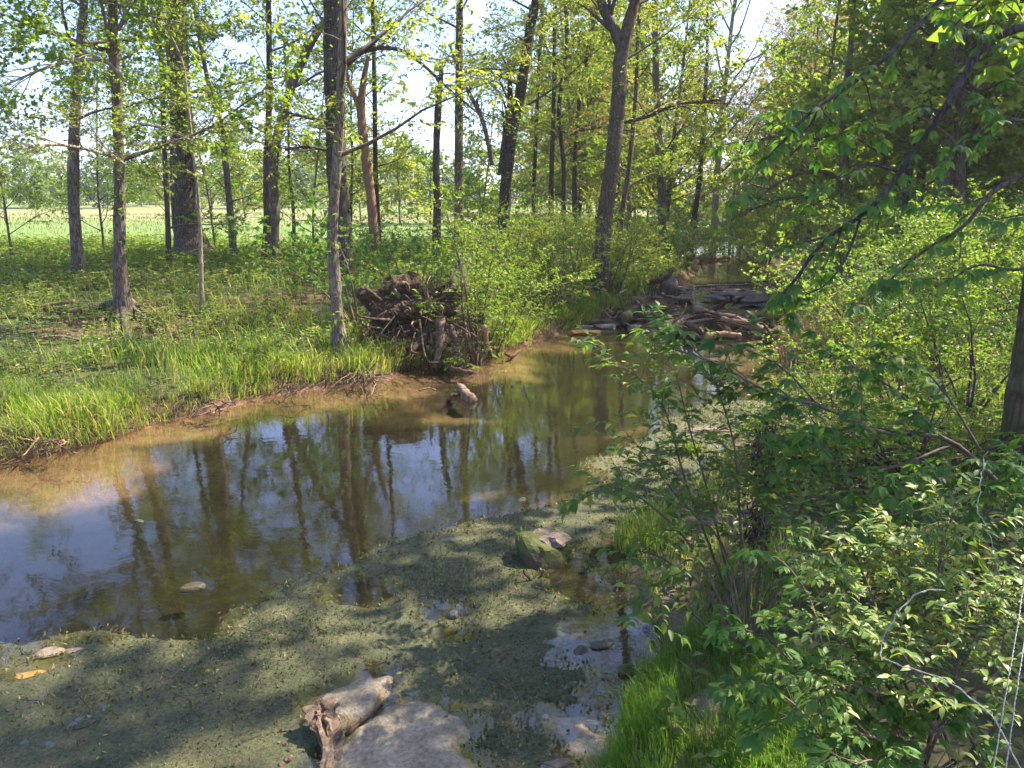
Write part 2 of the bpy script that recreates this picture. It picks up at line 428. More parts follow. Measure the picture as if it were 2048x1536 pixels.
def mat_rock(name, a, bcol, moss=0.0, s=3.0, rough=.85):
    b = MB(name); o = b.obj(); n = b.noise(s, o, 8, .65); n2 = b.noise(s * 8, o, 5, .7)
    c = b.mix(b.ramp(n, [(.35, 0), (.65, 1)]), a, bcol)
    c = b.mix(1.0, c, b.ramp(n2, [(.3, .65), (.7, 1.2)]), 'MULTIPLY')
    if moss:
        nz = b.n('ShaderNodeSeparateXYZ', Vector=b.n('ShaderNodeNewGeometry').outputs['Normal']).outputs[2]
        nm = b.noise(5, o, 5)
        f = b.ramp(b.math('ADD', b.math('MULTIPLY', nz, .15), nm), [(.47, 0), (.56, 1)])
        c = b.mix(b.math('MULTIPLY', f, moss), c, (.075, .095, .018))
    return b.done(b.principled(c, rough, .3, b.bump(b.math('ADD', n, b.math('MULTIPLY', n2, .5)), .7, .03)))
R_TAN = mat_rock('tan_rock', (.14, .105, .075), (.27, .21, .15))
R_GREY = mat_rock('grey_rock', (.10, .088, .07), (.21, .185, .15))
R_DARK = mat_rock('wet_rock', (.045, .04, .03), (.11, .095, .07), rough=.35)
R_MOSS = mat_rock('mossy_rock', (.04, .034, .02), (.13, .10, .065), moss=.75)
R_SLAB = mat_rock('ledge_rock', (.12, .088, .07), (.27, .20, .16))
R_GOLD = mat_rock('ochre_rock', (.34, .18, .04), (.48, .28, .09))

def mat_ground():
    b = MB('ground_cover')
    a = b.n('ShaderNodeAttribute', _attribute_name='Col').outputs['Color']
    pos = b.n('ShaderNodeNewGeometry').outputs['Position']
    n = b.noise(5, pos, 8, .7); n2 = b.noise(38, pos, 6, .75); n3 = b.noise(.6, pos, 5, .6)
    c = b.mix(1.0, a, b.ramp(n, [(.3, .62), (.7, 1.3)]), 'MULTIPLY')
    c = b.mix(1.0, c, b.ramp(n2, [(.3, .6), (.7, 1.35)]), 'MULTIPLY')
    c = b.mix(1.0, c, b.ramp(n3, [(.3, .85), (.7, 1.15)]), 'MULTIPLY')
    return b.done(b.principled(c, .95, .1, b.bump(b.math('ADD', n, b.math('MULTIPLY', n2, .3)), .8, .06)))
M_GROUND = mat_ground()

def mat_water(name, r1=.0045, tint=(.93, .88, .76), ior=1.75, streak=False):
    b = MB(name); pos = b.n('ShaderNodeNewGeometry').outputs['Position']
    m = b.mapping(pos, (1.0, 1.35, 1.0))
    n1 = b.noise(2.3, m, 3, .55, .4); n2 = b.noise(11, m, 3, .6, .3); n3 = b.noise(.55, pos, 2)
    wv = b.math('ADD', b.math('MULTIPLY', n1, 1.0), b.math('MULTIPLY', n2, .22))
    calm = b.ramp(n3, [(.35, .35), (.65, 1.0)])
    yy = b.n('ShaderNodeSeparateXYZ', Vector=pos).outputs[1]
    far = b.n('ShaderNodeMapRange', i0=yy, i1=6.0, i2=22.0, i3=.5, i4=1.2).outputs[0]
    nrm = b.n('ShaderNodeBump', Height=b.math('MULTIPLY', b.math('MULTIPLY', wv, calm), far), Strength=1.0, Distance=r1).outputs[0]
    # Schlick reflectance, the same from above and from below, so that daylight reaches the bed
    inc = b.n('ShaderNodeNewGeometry').outputs['Incoming']
    cs = b.math('ABSOLUTE', b.n('ShaderNodeVectorMath', _operation='DOT_PRODUCT', i0=nrm, i1=inc).outputs['Value'])
    r0 = ((ior - 1) / (ior + 1)) ** 2
    fr = b.math('MULTIPLY_ADD', b.math('POWER', b.math('SUBTRACT', 1.0, cs), 5.0), 1 - r0, r0)
    gl = b.n('ShaderNodeBsdfGlossy', Color=(1, 1, 1, 1), Roughness=.004, Normal=nrm).outputs[0]
    tr = b.n('ShaderNodeBsdfTransparent', Color=(*tint, 1)).outputs[0]
    return b.done(b.n('ShaderNodeMixShader', i0=fr, i1=tr, i2=gl).outputs[0])
M_WATER = mat_water('stream_water')
M_RAPID = mat_water('running_water', .02, (.9, .88, .8), 1.5)

def mat_plain(name, c, rough=.6, spec=.3, metal=0.0):
    b = MB(name); n = b.noise(30, b.obj(), 3)
    cc = b.mix(1.0, c, b.ramp(n, [(.3, .75), (.7, 1.2)]), 'MULTIPLY')
    return b.done(b.principled(cc, rough, spec, None, Metallic=metal))
M_WIRE = mat_plain('galvanised_wire', (.22, .225, .235), .5, .4, .4)
M_FUR = mat_plain('frayed_vine', (.27, .26, .24), .8)
M_FOAM = mat_plain('white_water', (.5, .5, .5), .5)

def mat_algae():
    b = MB('algae_mat'); pos = b.n('ShaderNodeNewGeometry').outputs['Position']
    n = b.noise(2.2, pos, 6, .7); n2 = b.noise(42, pos, 8, .85); n3 = b.noise(6, pos, 6, .75)
    c = b.ramp(n, [(.3, (.040, .045, .022)), (.5, (.068, .074, .030)), (.68, (.115, .105, .045))])
    c = b.mix(b.ramp(n3, [(.5, 0), (.7, .7)]), c, (.135, .105, .06))
    c = b.mix(1.0, c, b.ramp(n2, [(.36, .25), (.62, 1.7)]), 'MULTIPLY')
    return b.done(b.principled(c, .7, .3, b.bump(b.math('ADD', n2, n3), 1.0, .02)))
M_ALGAE = mat_algae()
L_ALGAE = mat_leaf('algae_frond', (.055, .07, .025), (.11, .125, .045), .25, rough=.5, warm=(.23, .19, .10))

# ------------------------------------------------------------------ the ground
def axis(a, b, step, lo, hi, grow=1.09):
    core = list(np.arange(a, b, step)); s = step; x = core[-1]; up = []
    while x < hi: s *= grow; x += s; up.append(x)
    s = step; x = core[0]; dn = []
    while x > lo: s *= grow; x -= s; dn.append(x)
    return np.array(dn[::-1] + core + up)
xs = axis(-10.5, 12, .14, -900, 900); ys = axis(2.2, 22, .14, -80, 1500, 1.07)
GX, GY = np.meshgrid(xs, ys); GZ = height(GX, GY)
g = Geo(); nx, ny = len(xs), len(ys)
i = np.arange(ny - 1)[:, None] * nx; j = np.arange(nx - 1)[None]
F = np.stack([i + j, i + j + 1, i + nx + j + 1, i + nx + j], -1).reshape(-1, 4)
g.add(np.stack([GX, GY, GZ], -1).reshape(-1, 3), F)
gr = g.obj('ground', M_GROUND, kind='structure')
def lerp3(a, b, t): return a + (np.asarray(b)[None, None] - a) * t[..., None]
S = sdist(CHAN, GX, GY)
cx = np.interp(GY, [0, 5, 10, 15, 20, 26, 33, 45, 60, 90], [-4, -2.5, -1.2, 1.5, 4, 6.6, 10, 13.5, 17, 25])
side = smooth(.8, -.8, GX - cx)
Cc = np.zeros(GX.shape + (3,)) + np.array((.075, .085, .035))
nz = snoise(GX * .9, GY * .9, 41, 4)
Cc = lerp3(Cc, (.15, .095, .06), smooth(.15, .6, nz))                                    # litter and bare earth
Cc = lerp3(Cc, (.145, .205, .06), smooth(41, 47, GY + 2 * nz) * side)                       # meadow
Cc = lerp3(Cc, (.27, .22, .12), smooth(.0, .7, snoise(GX * .03, GY * .09, 43, 4) + .4 * smooth(120, 60, GX * -1)) * smooth(70, 100, GY) * side * .8)
Cc = lerp3(Cc, (.16, .12, .085), smooth(2.4, .6, -S) * (1 - side))                        # silty right shore
Cc = lerp3(Cc, (.085, .055, .035), smooth(.55, .15, -S) * side)                             # eroded edge
wet = smooth(-.12, .02, S)
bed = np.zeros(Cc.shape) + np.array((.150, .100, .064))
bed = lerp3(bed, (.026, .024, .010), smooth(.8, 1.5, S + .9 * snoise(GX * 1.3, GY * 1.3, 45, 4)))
bed = lerp3(bed, (.007, .0065, .004), smooth(1.0, 1.9, S + 1.0 * snoise(GX * .8, GY * 1.6, 47, 3)) * .85)  # bed colour darkened away from the banks, standing in for light lost with depth
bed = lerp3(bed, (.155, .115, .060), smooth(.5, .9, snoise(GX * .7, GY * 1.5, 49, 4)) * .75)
bed = lerp3(bed, (.17, .09, .055), smooth(.12, .0, S))
bed = lerp3(bed, (.038, .034, .019), smooth(-.3, .2, sdist(ALGAE, GX, GY)))
for p in TAN: bed = lerp3(bed, (.33, .275, .20), smooth(-.12, .02, sdist(p, GX, GY) + .06 * snoise(GX * 8, GY * 8, 51, 3)))
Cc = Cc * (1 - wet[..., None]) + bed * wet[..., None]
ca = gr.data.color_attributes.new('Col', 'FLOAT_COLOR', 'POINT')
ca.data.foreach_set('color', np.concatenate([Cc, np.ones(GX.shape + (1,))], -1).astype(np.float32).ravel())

# water: the long pool, and the upper pool standing above the ledge
def sheet(name, x0, x1, y0, y1, z, mat, **kw):
    g = Geo(); g.add([(x0, y0, z), (x1, y0, z), (x1, y1, z), (x0, y1, z)], [(0, 1, 2, 3)]); return g.obj(name, mat, **kw)
g = Geo(); g.add([(-16, -10, 0), (4, -10, 0), (16, 14, 0), (16, 33.6, 0), (8, 31.15, 0), (2, 29.0, 0), (-16, 20, 0)], [(0, 1, 2, 3, 4, 5, 6)][:1])
g.obj('stream_water', M_WATER, kind='structure')
g = Geo(); g.add([(4, 30.1, .2), (17, 34.6, .2), (30, 60, .2), (30, 84, .2), (14, 84, .2), (4, 45, .2)], [(0, 1, 2, 3, 4, 5)])
g.obj('upper_water', M_WATER, kind='structure')

# algae mat lying just under and through the surface
ax_ = np.arange(-7.5, 6.5, .032); ay_ = np.arange(2.5, 12.4, .032)
AX, AY = np.meshgrid(ax_, ay_); AM = algae_mask(AX, AY) + .035 * snoise(AX * 13, AY * 13, 66, 3)
AM = np.minimum(AM, sdist(CHAN, AX, AY) + .03)
AZ = -.045 * smooth(.20, .0, AM) ** 1.3 - .30 * smooth(.02, -.09, AM) + .003 * snoise(AX * 14, AY * 14, 61, 4) + .003 * snoise(AX * 1.7, AY * 1.7, 63, 3) + .0045
keep = AM > -.10
nx, ny = len(ax_), len(ay_)
i = np.arange(ny - 1)[:, None] * nx; j = np.arange(nx - 1)[None]
F = np.stack([i + j, i + j + 1, i + nx + j + 1, i + nx + j], -1).reshape(-1, 4)
F = F[keep.ravel()[F].all(1)]
used = np.unique(F); remap = np.full(nx * ny, -1); remap[used] = np.arange(len(used))
g = Geo(); g.add(np.stack([AX, AY, AZ], -1).reshape(-1, 3)[used], remap[F])
g.obj('algae_mat', M_ALGAE, kind='stuff')
# pale silt flats lying bare at the surface between the algae
bx = np.arange(-2.2, 1.2, .022); by = np.arange(2.5, 5.6, .022); BX, BY = np.meshgrid(bx, by)
BM = np.full(BX.shape, -9.0)
for p in TAN: BM = np.maximum(BM, sdist(p, BX, BY))
BM = BM + .035 * snoise(BX * 9, BY * 9, 9, 4) + .02 * snoise(BX * 30, BY * 30, 10, 2)
BZ = .006 - .05 * smooth(.03, -.06, BM) + .0025 * snoise(BX * 16, BY * 16, 14, 4)
i = np.arange(len(by) - 1)[:, None] * len(bx); j = np.arange(len(bx) - 1)[None]; nx = len(bx)
F = np.stack([i + j, i + j + 1, i + nx + j + 1, i + nx + j], -1).reshape(-1, 4); F = F[(BM > -.06).ravel()[F].all(1)]; used = np.unique(F); remap = np.full(BX.size, -1); remap[used] = np.arange(len(used))
g = Geo(); g.add(np.stack([BX, BY, BZ], -1).reshape(-1, 3)[used], remap[F]); g.obj('silt_flat', mat_soil('pale_silt', (.20, .16, .105), (.34, .28, .19), 5), kind='structure')

def scatter(n, x0, x1, y0, y1, fn, r=rng):
    """random ground points kept with probability fn(X, Y)"""
    X = r.uniform(x0, x1, n); Y = r.uniform(y0, y1, n)
    k = r.random(n) < fn(X, Y); return X[k], Y[k]

def inview(X, Y, Z=None, m=1.05):
    Z = np.zeros_like(X) if Z is None else Z
    cp, sp = math.cos(PITCH), math.sin(PITCH)
    f = Y * cp - (Z - CH) * sp; u = X / f; v = (Y * sp + (Z - CH) * cp) / f
    return (f > .2) & (np.abs(u) < m * 18 / 26) & (v > -m * 13.5 / 26 - .03) & (v < .75)

def blades(g, X, Y, Z, H, W, lean=.5, r=rng, m=0, bias=(0, 0)):
    n = len(X); az = r.uniform(0, 6.283, n); b = np.stack([np.cos(az), np.sin(az)], -1)
    wd = np.stack([-b[:, 1], b[:, 0]], -1); ln = np.abs(r.normal(0, lean, n)) * H
    base = np.stack([X, Y, Z], -1)
    def pt(f, hh, wf):
        o = np.zeros((n, 3)); o[:, :2] = b * (ln * f)[:, None] + np.broadcast_to(np.asarray(bias), (n, 2)) * (H * f)[:, None]; o[:, 2] = H * hh
        s = np.zeros((n, 3)); s[:, :2] = wd * (W * wf)[:, None]
        return base + o - s, base + o + s
    a1, a2 = pt(0, -.05, .5); b1, b2 = pt(.35, .55, .42); c1, c2 = pt(.75, .85, .25); d1, _ = pt(1.25, .88, 0)
    V = np.stack([a1, a2, b2, b1, c2, c1, d1], 1).reshape(-1, 3); o = np.arange(n)[:, None] * 7
    g.add(V, np.concatenate([o + [[0, 1, 2, 3]], o + [[3, 2, 4, 5]]]), m)
    g.F.setdefault((3, m), []).append(o + [[5, 4, 6]] + g.n - len(V))

# short fronds standing in the algae
X, Y = scatter(260000, -6.5, 6.5, 2.6, 12.5, lambda X, Y: np.clip(algae_mask(X, Y) * 7, 0, 1) * np.clip(1.3 - Y / 14, .2, 1) * inview(X, Y) * (.5 + .5 * snoise(X * 3, Y * 3, 65, 3)))
X, Y = X[:110000], Y[:110000]
g = Geo(); n = len(X); az = rng.uniform(0, 6.28, n); hh = rng.uniform(.008, .026, n) * (1 + Y / 12); ww = rng.uniform(.004, .011, n) * (1 + Y / 9)
B = np.stack([X, Y, np.full(n, -.004)], -1); d = np.stack([np.cos(az) * ww, np.sin(az) * ww, 0 * az], -1)
tp = B + np.stack([rng.normal(0, .012, n), rng.normal(0, .012, n), hh], -1)
g.add(np.stack([B - d, B + d, tp], 1).reshape(-1, 3), np.arange(n)[:, None] * 3 + [[0, 1, 2]])
g.obj('algae_fronds', L_ALGAE, kind='stuff')

# ------------------------------------------------------------------ trees
class Crown:
    def __init__(s): s.i = []; s.R = []; s.T = []; s.S = []
    def put(s, k, R, T, S): s.i.append(k); s.R.append(R); s.T.append(T); s.S.append(S)
    def bake(s, g, tmpl):
        if s.i: stamp(g, tmpl, s.i, s.R, s.T, s.S)

def limb_system(gt, cr, p, d, L, r0, r, nt, dens=1.0, up=.02, droop=.05, sub=1.0, spr=(.7, 1.2), gtw=None, wig=.12, leafy=True):
    """one limb with branches; wood goes to gt, leafy branchlets to the crown collection"""
    nseg = max(5, int(L / .55)); P = wander(p, d, L, nseg, wig, up, r, droop)
    tube(gt, P, np.linspace(r0, max(.006, r0 * .18), len(P)), 5 if r0 > .05 else 4, 0, cap=False)
    nb = max(2, int(L * 2.1 * sub)); T = unit(np.gradient(P, axis=0))
    for k in range(nb):
        u = (.22 + .78 * (k + r.random()) / nb) * (len(P) - 1); i = min(int(u), len(P) - 2); f = u - i
        q = P[i] * (1 - f) + P[i + 1] * f; t = T[i]
        s = 1 if k % 2 else -1
        sidev = unit(np.cross(t, (0, 0, 1)) * s + np.array((0, 0, r.uniform(-.25, .45))))
        dd = unit(t * r.uniform(.4, .9) + sidev); bl = L * r.uniform(.22, .42) * (1.15 - u / len(P))
        bl = max(bl, .5)
        Q = wander(q, dd, bl, 4, .14, .02, r, .05)
        tube(gt, Q[[0, 1, 2, 4]], np.linspace(max(.007, r0 * .3 * (1 - .6 * u / len(P))), .004, 4), 3, 0, cap=False)
        if leafy:
            ns = max(1, int(round(bl * 3.2 * dens + r.random() * .6)))
            for m in range(ns):
                v = (.3 + .7 * (m + r.random()) / ns) * 4; a = min(int(v), 3)
                c = Q[a] * (1 - (v - a)) + Q[a + 1] * (v - a)
                dv = unit((Q[a + 1] - Q[a]) / (bl / 4) + r.normal(size=3) * np.array((.7, .7, .3)))
                cr.put(int(r.integers(0, nt)), frame(dv, (0, 0, 1), r.normal() * .5), c, r.uniform(*spr))
    if leafy:
        for m in range(max(2, int(2 * dens))):
            cr.put(int(r.integers(0, nt)), frame(unit(T[-1] + r.normal(size=3) * .4), (0, 0, 1), r.normal() * .4), P[-1 - (m % 3)], r.uniform(*spr))

KIND = {  # leaf templates, leaf material
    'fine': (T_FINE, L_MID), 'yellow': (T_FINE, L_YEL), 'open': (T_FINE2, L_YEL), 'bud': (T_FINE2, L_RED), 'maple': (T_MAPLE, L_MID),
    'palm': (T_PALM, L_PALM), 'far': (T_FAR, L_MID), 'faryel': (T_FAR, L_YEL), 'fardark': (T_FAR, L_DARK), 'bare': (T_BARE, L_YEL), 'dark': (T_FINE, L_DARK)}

def tree_mesh(P, R, seed, kind='fine', z0=.25, nl=18, L=4.5, dens=1.0, up=.03, elev=(.1, .9), sub=1.0, spr=(.7, 1.2), rough=.05, prof=None, cone=.55, azb=None, sides=12, leafy=True, flare=0.0, roots=0):
    r = np.random.default_rng(seed); dens = dens * 1.3
    gt = Geo(); gl = Geo(); gc = Geo(); cr = Crown()
    Rr = np.array(R, float)
    if flare:
        arc = np.concatenate([[0], np.cumsum(np.linalg.norm(np.diff(P, axis=0), axis=1))])
        Rr = Rr * (1 + flare * np.exp(-arc / .45))
    tube(gt, P, Rr, sides, 0, True, rough, r, .03)
    for k in range(roots):
        a = k / roots * 6.283 + r.uniform(-.4, .4); d = np.array((math.cos(a), math.sin(a), -.25))
        Q = wander(P[1] + d * Rr[1] * .6 + np.array((0, 0, .12)), d, r.uniform(.5, .9) * (1 + Rr[1] * 2), 5, .15, -.05, r)
        tube(gt, Q, np.linspace(Rr[1] * .42, .02, 6), 6, 0, False)
    n = len(P); T = unit(np.gradient(P, axis=0)); H = P[-1][2] - P[0][2]
    for k in range(nl):
        t = z0 + (1 - z0) * (k + r.random()) / nl; u = t * (n - 1); i = min(int(u), n - 2); f = u - i
        q = P[i] * (1 - f) + P[i + 1] * f
        az = (k * 2.4 + r.uniform(-.5, .5)) if azb is None or r.random() < .45 else azb + r.normal() * .6
        e = elev[0] + (elev[1] - elev[0]) * t + r.uniform(-.2, .2)
        d = np.array((math.cos(az) * math.cos(e), math.sin(az) * math.cos(e), math.sin(e)))
        LL = L * (1 - cone * (t - z0) / (1 - z0 + 1e-6)) * r.uniform(.6, 1.15)
        if nl <= 4: gq = Geo(); gl.parts = getattr(gl, 'parts', []) + [gq]
        limb_system(gq if nl <= 4 else gl, cr, q, d, LL, min(Rr[i] * .5, LL * .011 + .006), r, len(KIND[kind][0]), dens, up, .06, sub, spr, leafy=leafy)
    cr.bake(gc, KIND[kind][0])
    return gt, gl, gc

def add_tree(name, label, P, R, bark, seed, group=None, cat='tree', **kw):
    kind = kw.get('kind', 'fine'); gt, gl, gc = tree_mesh(P, R, seed, **kw)
    b = P[0]
    e = thing(name, tuple(b), label, cat, group)
    gt.obj('trunk', bark, e, off=b)
    if kw.get('nl', 18) <= 4:
        for part in gl.parts: part.obj('limb', bark, e, off=b)
        return e
    gl.obj('limbs', B_TWIG if bark not in (B_RED,) else bark, e, off=b, kind='stuff')
    gc.obj('crown', [KIND[kind][1], B_TWIG], e, smoothf=False, off=b)
    return e

def px_path(pts, H, Y=None, seed=0, sink=.25, wob=.05, topr=.25, n=26):
    """trunk centre line standing at the ground under the first point; pts are (px, py, width) seen in the photograph"""
    r = np.random.default_rng(seed)
    if Y is None: base = ground(pts[0][0], pts[0][1])
    else:
        base = at(pts[0][0], pts[0][1], Y); base[2] = hz(base[0], base[1])
    Y0 = base[1]
    dep = lambda q: (q[1] * math.cos(PITCH) - (q[2] - CH) * math.sin(PITCH)) * (.97 - .12 * (abs(q[0]) / q[1]))
    C = [base - np.array((0, 0, sink)), base]; D = dep(base)
    W = [pts[0][2] / FPX * D / 2 * 1.15] * 2
    for (x, y, wd) in pts[1:]:
        q = at(x, y, Y0); q[1] += wob * r.normal(); C.append(q); W.append(wd / FPX * dep(q) / 2)
    top = C[-1]
    if H and top[2] < base[2] + H:
        d = unit(unit(C[-1] - C[-2]) * .6 + np.array((0, 0, .8))); L = base[2] + H - top[2]
        k = max(3, int(L / 1.5))
        E = wander(top, d, L, k, .06, .08, r); w0 = W[-1]
        for m in range(1, len(E)): C.append(E[m]); W.append(w0 * (1 - (1 - topr) * m / (len(E) - 1)))
    C = np.array(C); W = np.array(W)
    arc = np.concatenate([[0], np.cumsum(np.linalg.norm(np.diff(C, axis=0), axis=1))])
    P = catmull(C, n * 2); 
    k = np.linspace(0, len(C) - 1, n * 2); R = np.interp(k, np.arange(len(C)), W)
    return P, R

TREES = [
 # name, label, bark, pts, H, kwargs
 ('maple_tree', 'mottled grey trunk at the far left edge of the wood, leafless below', B_GREY,
  [(160, 572, 26), (155, 480, 24), (146, 350, 23), (150, 200, 22), (160, 90, 19), (170, 0, 17)], 18, dict(kind='maple', z0=.3, nl=18, L=5, dens=.8, flare=.15)),
 ('beech_tree', 'straight brown tree with bare roots spreading over the eroded left bank', B_GREY,
  [(252, 638, 40), (243, 560, 28), (244, 480, 26), (238, 350, 23), (234, 250, 21), (228, 100, 20), (226, 0, 20)], 17, dict(kind='maple', z0=.32, nl=20, L=4.5, dens=.9, flare=.25)),
 ('slim_tree', 'thin dark tree just left of the great furrowed oak', B_DARK,
  [(340, 565, 12), (335, 450, 11), (326, 300, 10), (322, 150, 9), (315, 0, 8)], 13, dict(kind='fine', z0=.2, nl=16, L=2.6, dens=.9)),
 ('oak_tree', 'great old oak with deeply furrowed bark and a wide flared foot', B_OAK,
  [(390, 542, 78), (376, 470, 58), (368, 400, 52), (364, 300, 47), (358, 150, 43), (350, 0, 41)], 24, dict(kind='yellow', z0=.3, nl=22, L=7.5, dens=.8, flare=.6, sides=22, roots=8)),
 ('sapling', 'pale slender sapling standing in front of the great oak', B_PALE,
  [(404, 628, 11), (401, 520, 9), (396, 400, 8), (379, 230, 7), (366, 130, 6), (336, 60, 4)], 6.5, dict(kind='open', z0=.5, nl=10, L=1.6, dens=.8, sides=8)),
 ('leaning_tree', 'leaning patchy-barked tree right of the great oak', B_GREY,
  [(469, 525, 15), (461, 430, 14), (450, 330, 13), (440, 250, 12), (420, 180, 10), (404, 100, 9), (386, 0, 8)], 13, dict(kind='yellow', z0=.2, nl=16, L=3, dens=.8)),
 ('dark_tree', 'dark straight trunk touching its bent reddish neighbour at the foot', B_DARK,
  [(530, 556, 17), (533, 450, 15), (533, 330, 14), (538, 200, 13), (537, 0, 11)], 17, dict(kind='fine', z0=.3, nl=16, L=3.6, dens=.8)),
 ('bent_tree', 'reddish trunk bending to the right behind the straight dark one', B_GREY,
  [(545, 548, 24), (549, 430, 21), (549, 320, 20), (566, 230, 20), (590, 150, 18), (632, 70, 17), (655, 35, 15), (700, -60, 13)], 16, dict(kind='yellow', z0=.42, nl=12, L=4, dens=.8)),
 ('slim_tree', 'very thin young tree between the bent tree and the double trunk', B_DARK,
  [(588, 512, 8), (585, 430, 7), (578, 330, 6), (575, 240, 5), (570, 100, 5)], 9, dict(kind='open', z0=.3, nl=10, L=1.8, dens=.8, sides=8)),
 ('dark_tree', 'thick dark trunk directly behind the light brown waterside tree', B_DARK,
  [(682, 520, 46), (680, 430, 44), (672, 300, 41), (668, 150, 40), (668, 0, 38)], 22, dict(kind='yellow', z0=.35, nl=18, L=6.5, dens=.7, sides=16, flare=.1)),
 ('waterside_tree', 'light brown trunk on the grassy point at the water edge', B_GREY,
  [(682, 708, 34), (675, 640, 25), (667, 520, 24), (664, 440, 22), (672, 350, 21), (683, 200, 20), (687, 0, 17)], 13, dict(kind='yellow', z0=.45, nl=13, L=3.2, dens=.7, flare=.2)),
 ('dead_tree', 'forked bare reddish snag without bark or leaves', B_RED,
  [(751, 482, 18), (741, 390, 20), (731, 310, 20), (722, 220, 18), (728, 160, 13), (737, 112, 8)], 0, dict(kind='bare', z0=.6, nl=2, L=3.2, leafy=False)),
 ('slim_tree', 'thin dark trunk right behind the bare reddish snag', B_DARK,
  [(758, 478, 11), (752, 350, 10), (749, 200, 10), (745, 0, 8)], 15, dict(kind='fine', z0=.3, nl=16, L=3, dens=.8)),
 ('dead_tree', 'blackish dead trunk broken off at the top', B_DARK,
  [(870, 505, 19), (874, 420, 16), (872, 330, 14), (876, 220, 15), (884, 140, 9)], 0, dict(kind='bare', z0=.7, nl=4, L=1.2, leafy=False)),
 ('woodland_tree', 'straight ivy-flecked trunk right of the broken blackish one', B_GREY,
  [(918, 505, 20), (918, 330, 18), (918, 160, 16), (920, 0, 14)], 19, dict(kind='yellow', z0=.3, nl=20, L=4.5, dens=.9)),
 ('twin_tree', 'tall dark tree leaning right with a thinner twin stem at its left', B_DARK,
  [(1004, 470, 26), (1010, 400, 24), (1022, 280, 23), (1040, 190, 22), (1060, 60, 20), (1072, 0, 18)], 20, dict(kind='yellow', z0=.3, nl=20, L=5, dens=.9)),
 ('woodland_tree', 'slender trunk just left of three close thin trees mid-wood', B_DARK,
  [(1068, 475, 9), (1068, 380, 8), (1075, 200, 8), (1085, 0, 7)], 15, dict(kind='fine', z0=.25, nl=16, L=3, dens=1)),
 ('woodland_tree', 'first of three close thin trees mid-wood, straight', B_DARK,
  [(1101, 475, 11), (1103, 350, 10), (1108, 200, 9), (1110, 0, 8)], 17, dict(kind='yellow', z0=.25, nl=18, L=3.4, dens=1)),
 ('woodland_tree', 'second of three close thin trees mid-wood, kinked half way', B_DARK,
  [(1124, 475, 11), (1128, 350, 10), (1118, 220, 9), (1134, 100, 9), (1130, 0, 8)], 16, dict(kind='fine', z0=.25, nl=18, L=3.4, dens=1)),
 ('woodland_tree', 'third of three close thin trees mid-wood, leaning right at the top', B_DARK,
  [(1150, 475, 12), (1150, 330, 10), (1160, 200, 9), (1180, 80, 8), (1195, 0, 7)], 17, dict(kind='yellow', z0=.25, nl=18, L=3.4, dens=1)),
 ('streamside_tree', 'big dark streamside tree leaning right and forking high up', B_DARK,
  [(1202, 596, 40), (1203, 520, 34), (1211, 430, 32), (1224, 330, 31), (1237, 200, 30), (1244, 110, 30), (1262, 30, 24), (1270, 0, 22)], 20, dict(kind='yellow', z0=.38, nl=18, L=5.5, dens=.9, sides=16)),
 ('slim_tree', 'thin stem close behind the big forked streamside tree', B_DARK,
  [(1236, 470, 12), (1245, 420, 11), (1256, 350, 10), (1271, 200, 9), (1276, 60, 8)], 15, dict(kind='fine', z0=.3, nl=15, L=3.2, dens=1)),
 ('woodland_tree', 'grey trunk above the dark shrub beside the upper pool', B_GREY,
  [(1327, 500, 20), (1324, 400, 19), (1318, 290, 17), (1312, 150, 14), (1310, 0, 12)], 18, dict(kind='yellow', z0=.25, nl=20, L=4.5, dens=1)),
 ('poolside_tree', 'leafy tree on the bank right at the upper pool corner', B_DARK,
  [(1380, 512, 13), (1388, 440, 12), (1400, 350, 11), (1410, 200, 9)], 14, dict(kind='fine', z0=.12, nl=20, L=3.2, dens=1.1)),
 ('fan_tree', 'tall tree of fine upswept yellow budding branches above the stream', B_PALE,
  [(1430, 420, 14), (1436, 320, 13), (1442, 240, 12), (1452, 150, 10), (1462, 60, 8)], 21, dict(kind='bud', z0=.2, nl=34, L=7.5, dens=.55, elev=(.75, 1.15), up=.04, cone=.3)),
 ('right_bank_tree', 'brown trunk beyond the right-bank brush, arching limbs over the stream', B_GREY,
  [(1692, 440, 20), (1686, 380, 20), (1684, 290, 19), (1690, 200, 15), (1700, 100, 12)], 14, dict(kind='fine', z0=.2, nl=20, L=4.5, dens=1)),
 ('right_bank_tree', 'dark thin tree between the brown and the big grey right-bank trunks, first', B_DARK,
  [(1745, 485, 12), (1762, 380, 12), (1775, 250, 10), (1780, 100, 9)], 15, dict(kind='fine', z0=.2, nl=18, L=3.6, dens=1)),
 ('right_bank_tree', 'dark thin tree next to the big grey right-bank trunk, half hidden', B_DARK,
  [(1785, 470, 12), (1795, 340, 11), (1805, 200, 10), (1800, 60, 9)], 15, dict(kind='maple', z0=.2, nl=18, L=3.6, dens=1)),
 ('right_bank_tree', 'big grey trunk on the right bank rising past the overhanging boughs', B_GREY,
  [(1872, 505, 40), (1888, 400, 34), (1900, 300, 32), (1914, 200, 30), (1921, 100, 28), (1926, 0, 26)], 19, dict(kind='maple', z0=.3, nl=20, L=5.5, dens=.9, sides=16)),
]
YHINT = {3: 30.5, 0: 23, 9: 24, 11: 30, 12: 33, 13: 27, 14: 31, 15: 30, 16: 40, 17: 38, 18: 36, 19: 37, 20: 24.3, 21: 33, 22: 40, 23: 41, 24: 52, 25: 30, 26: 34, 27: 36, 28: 27, 6: 27, 7: 28, 8: 33, 5: 30, 2: 26}
tree_objs = []
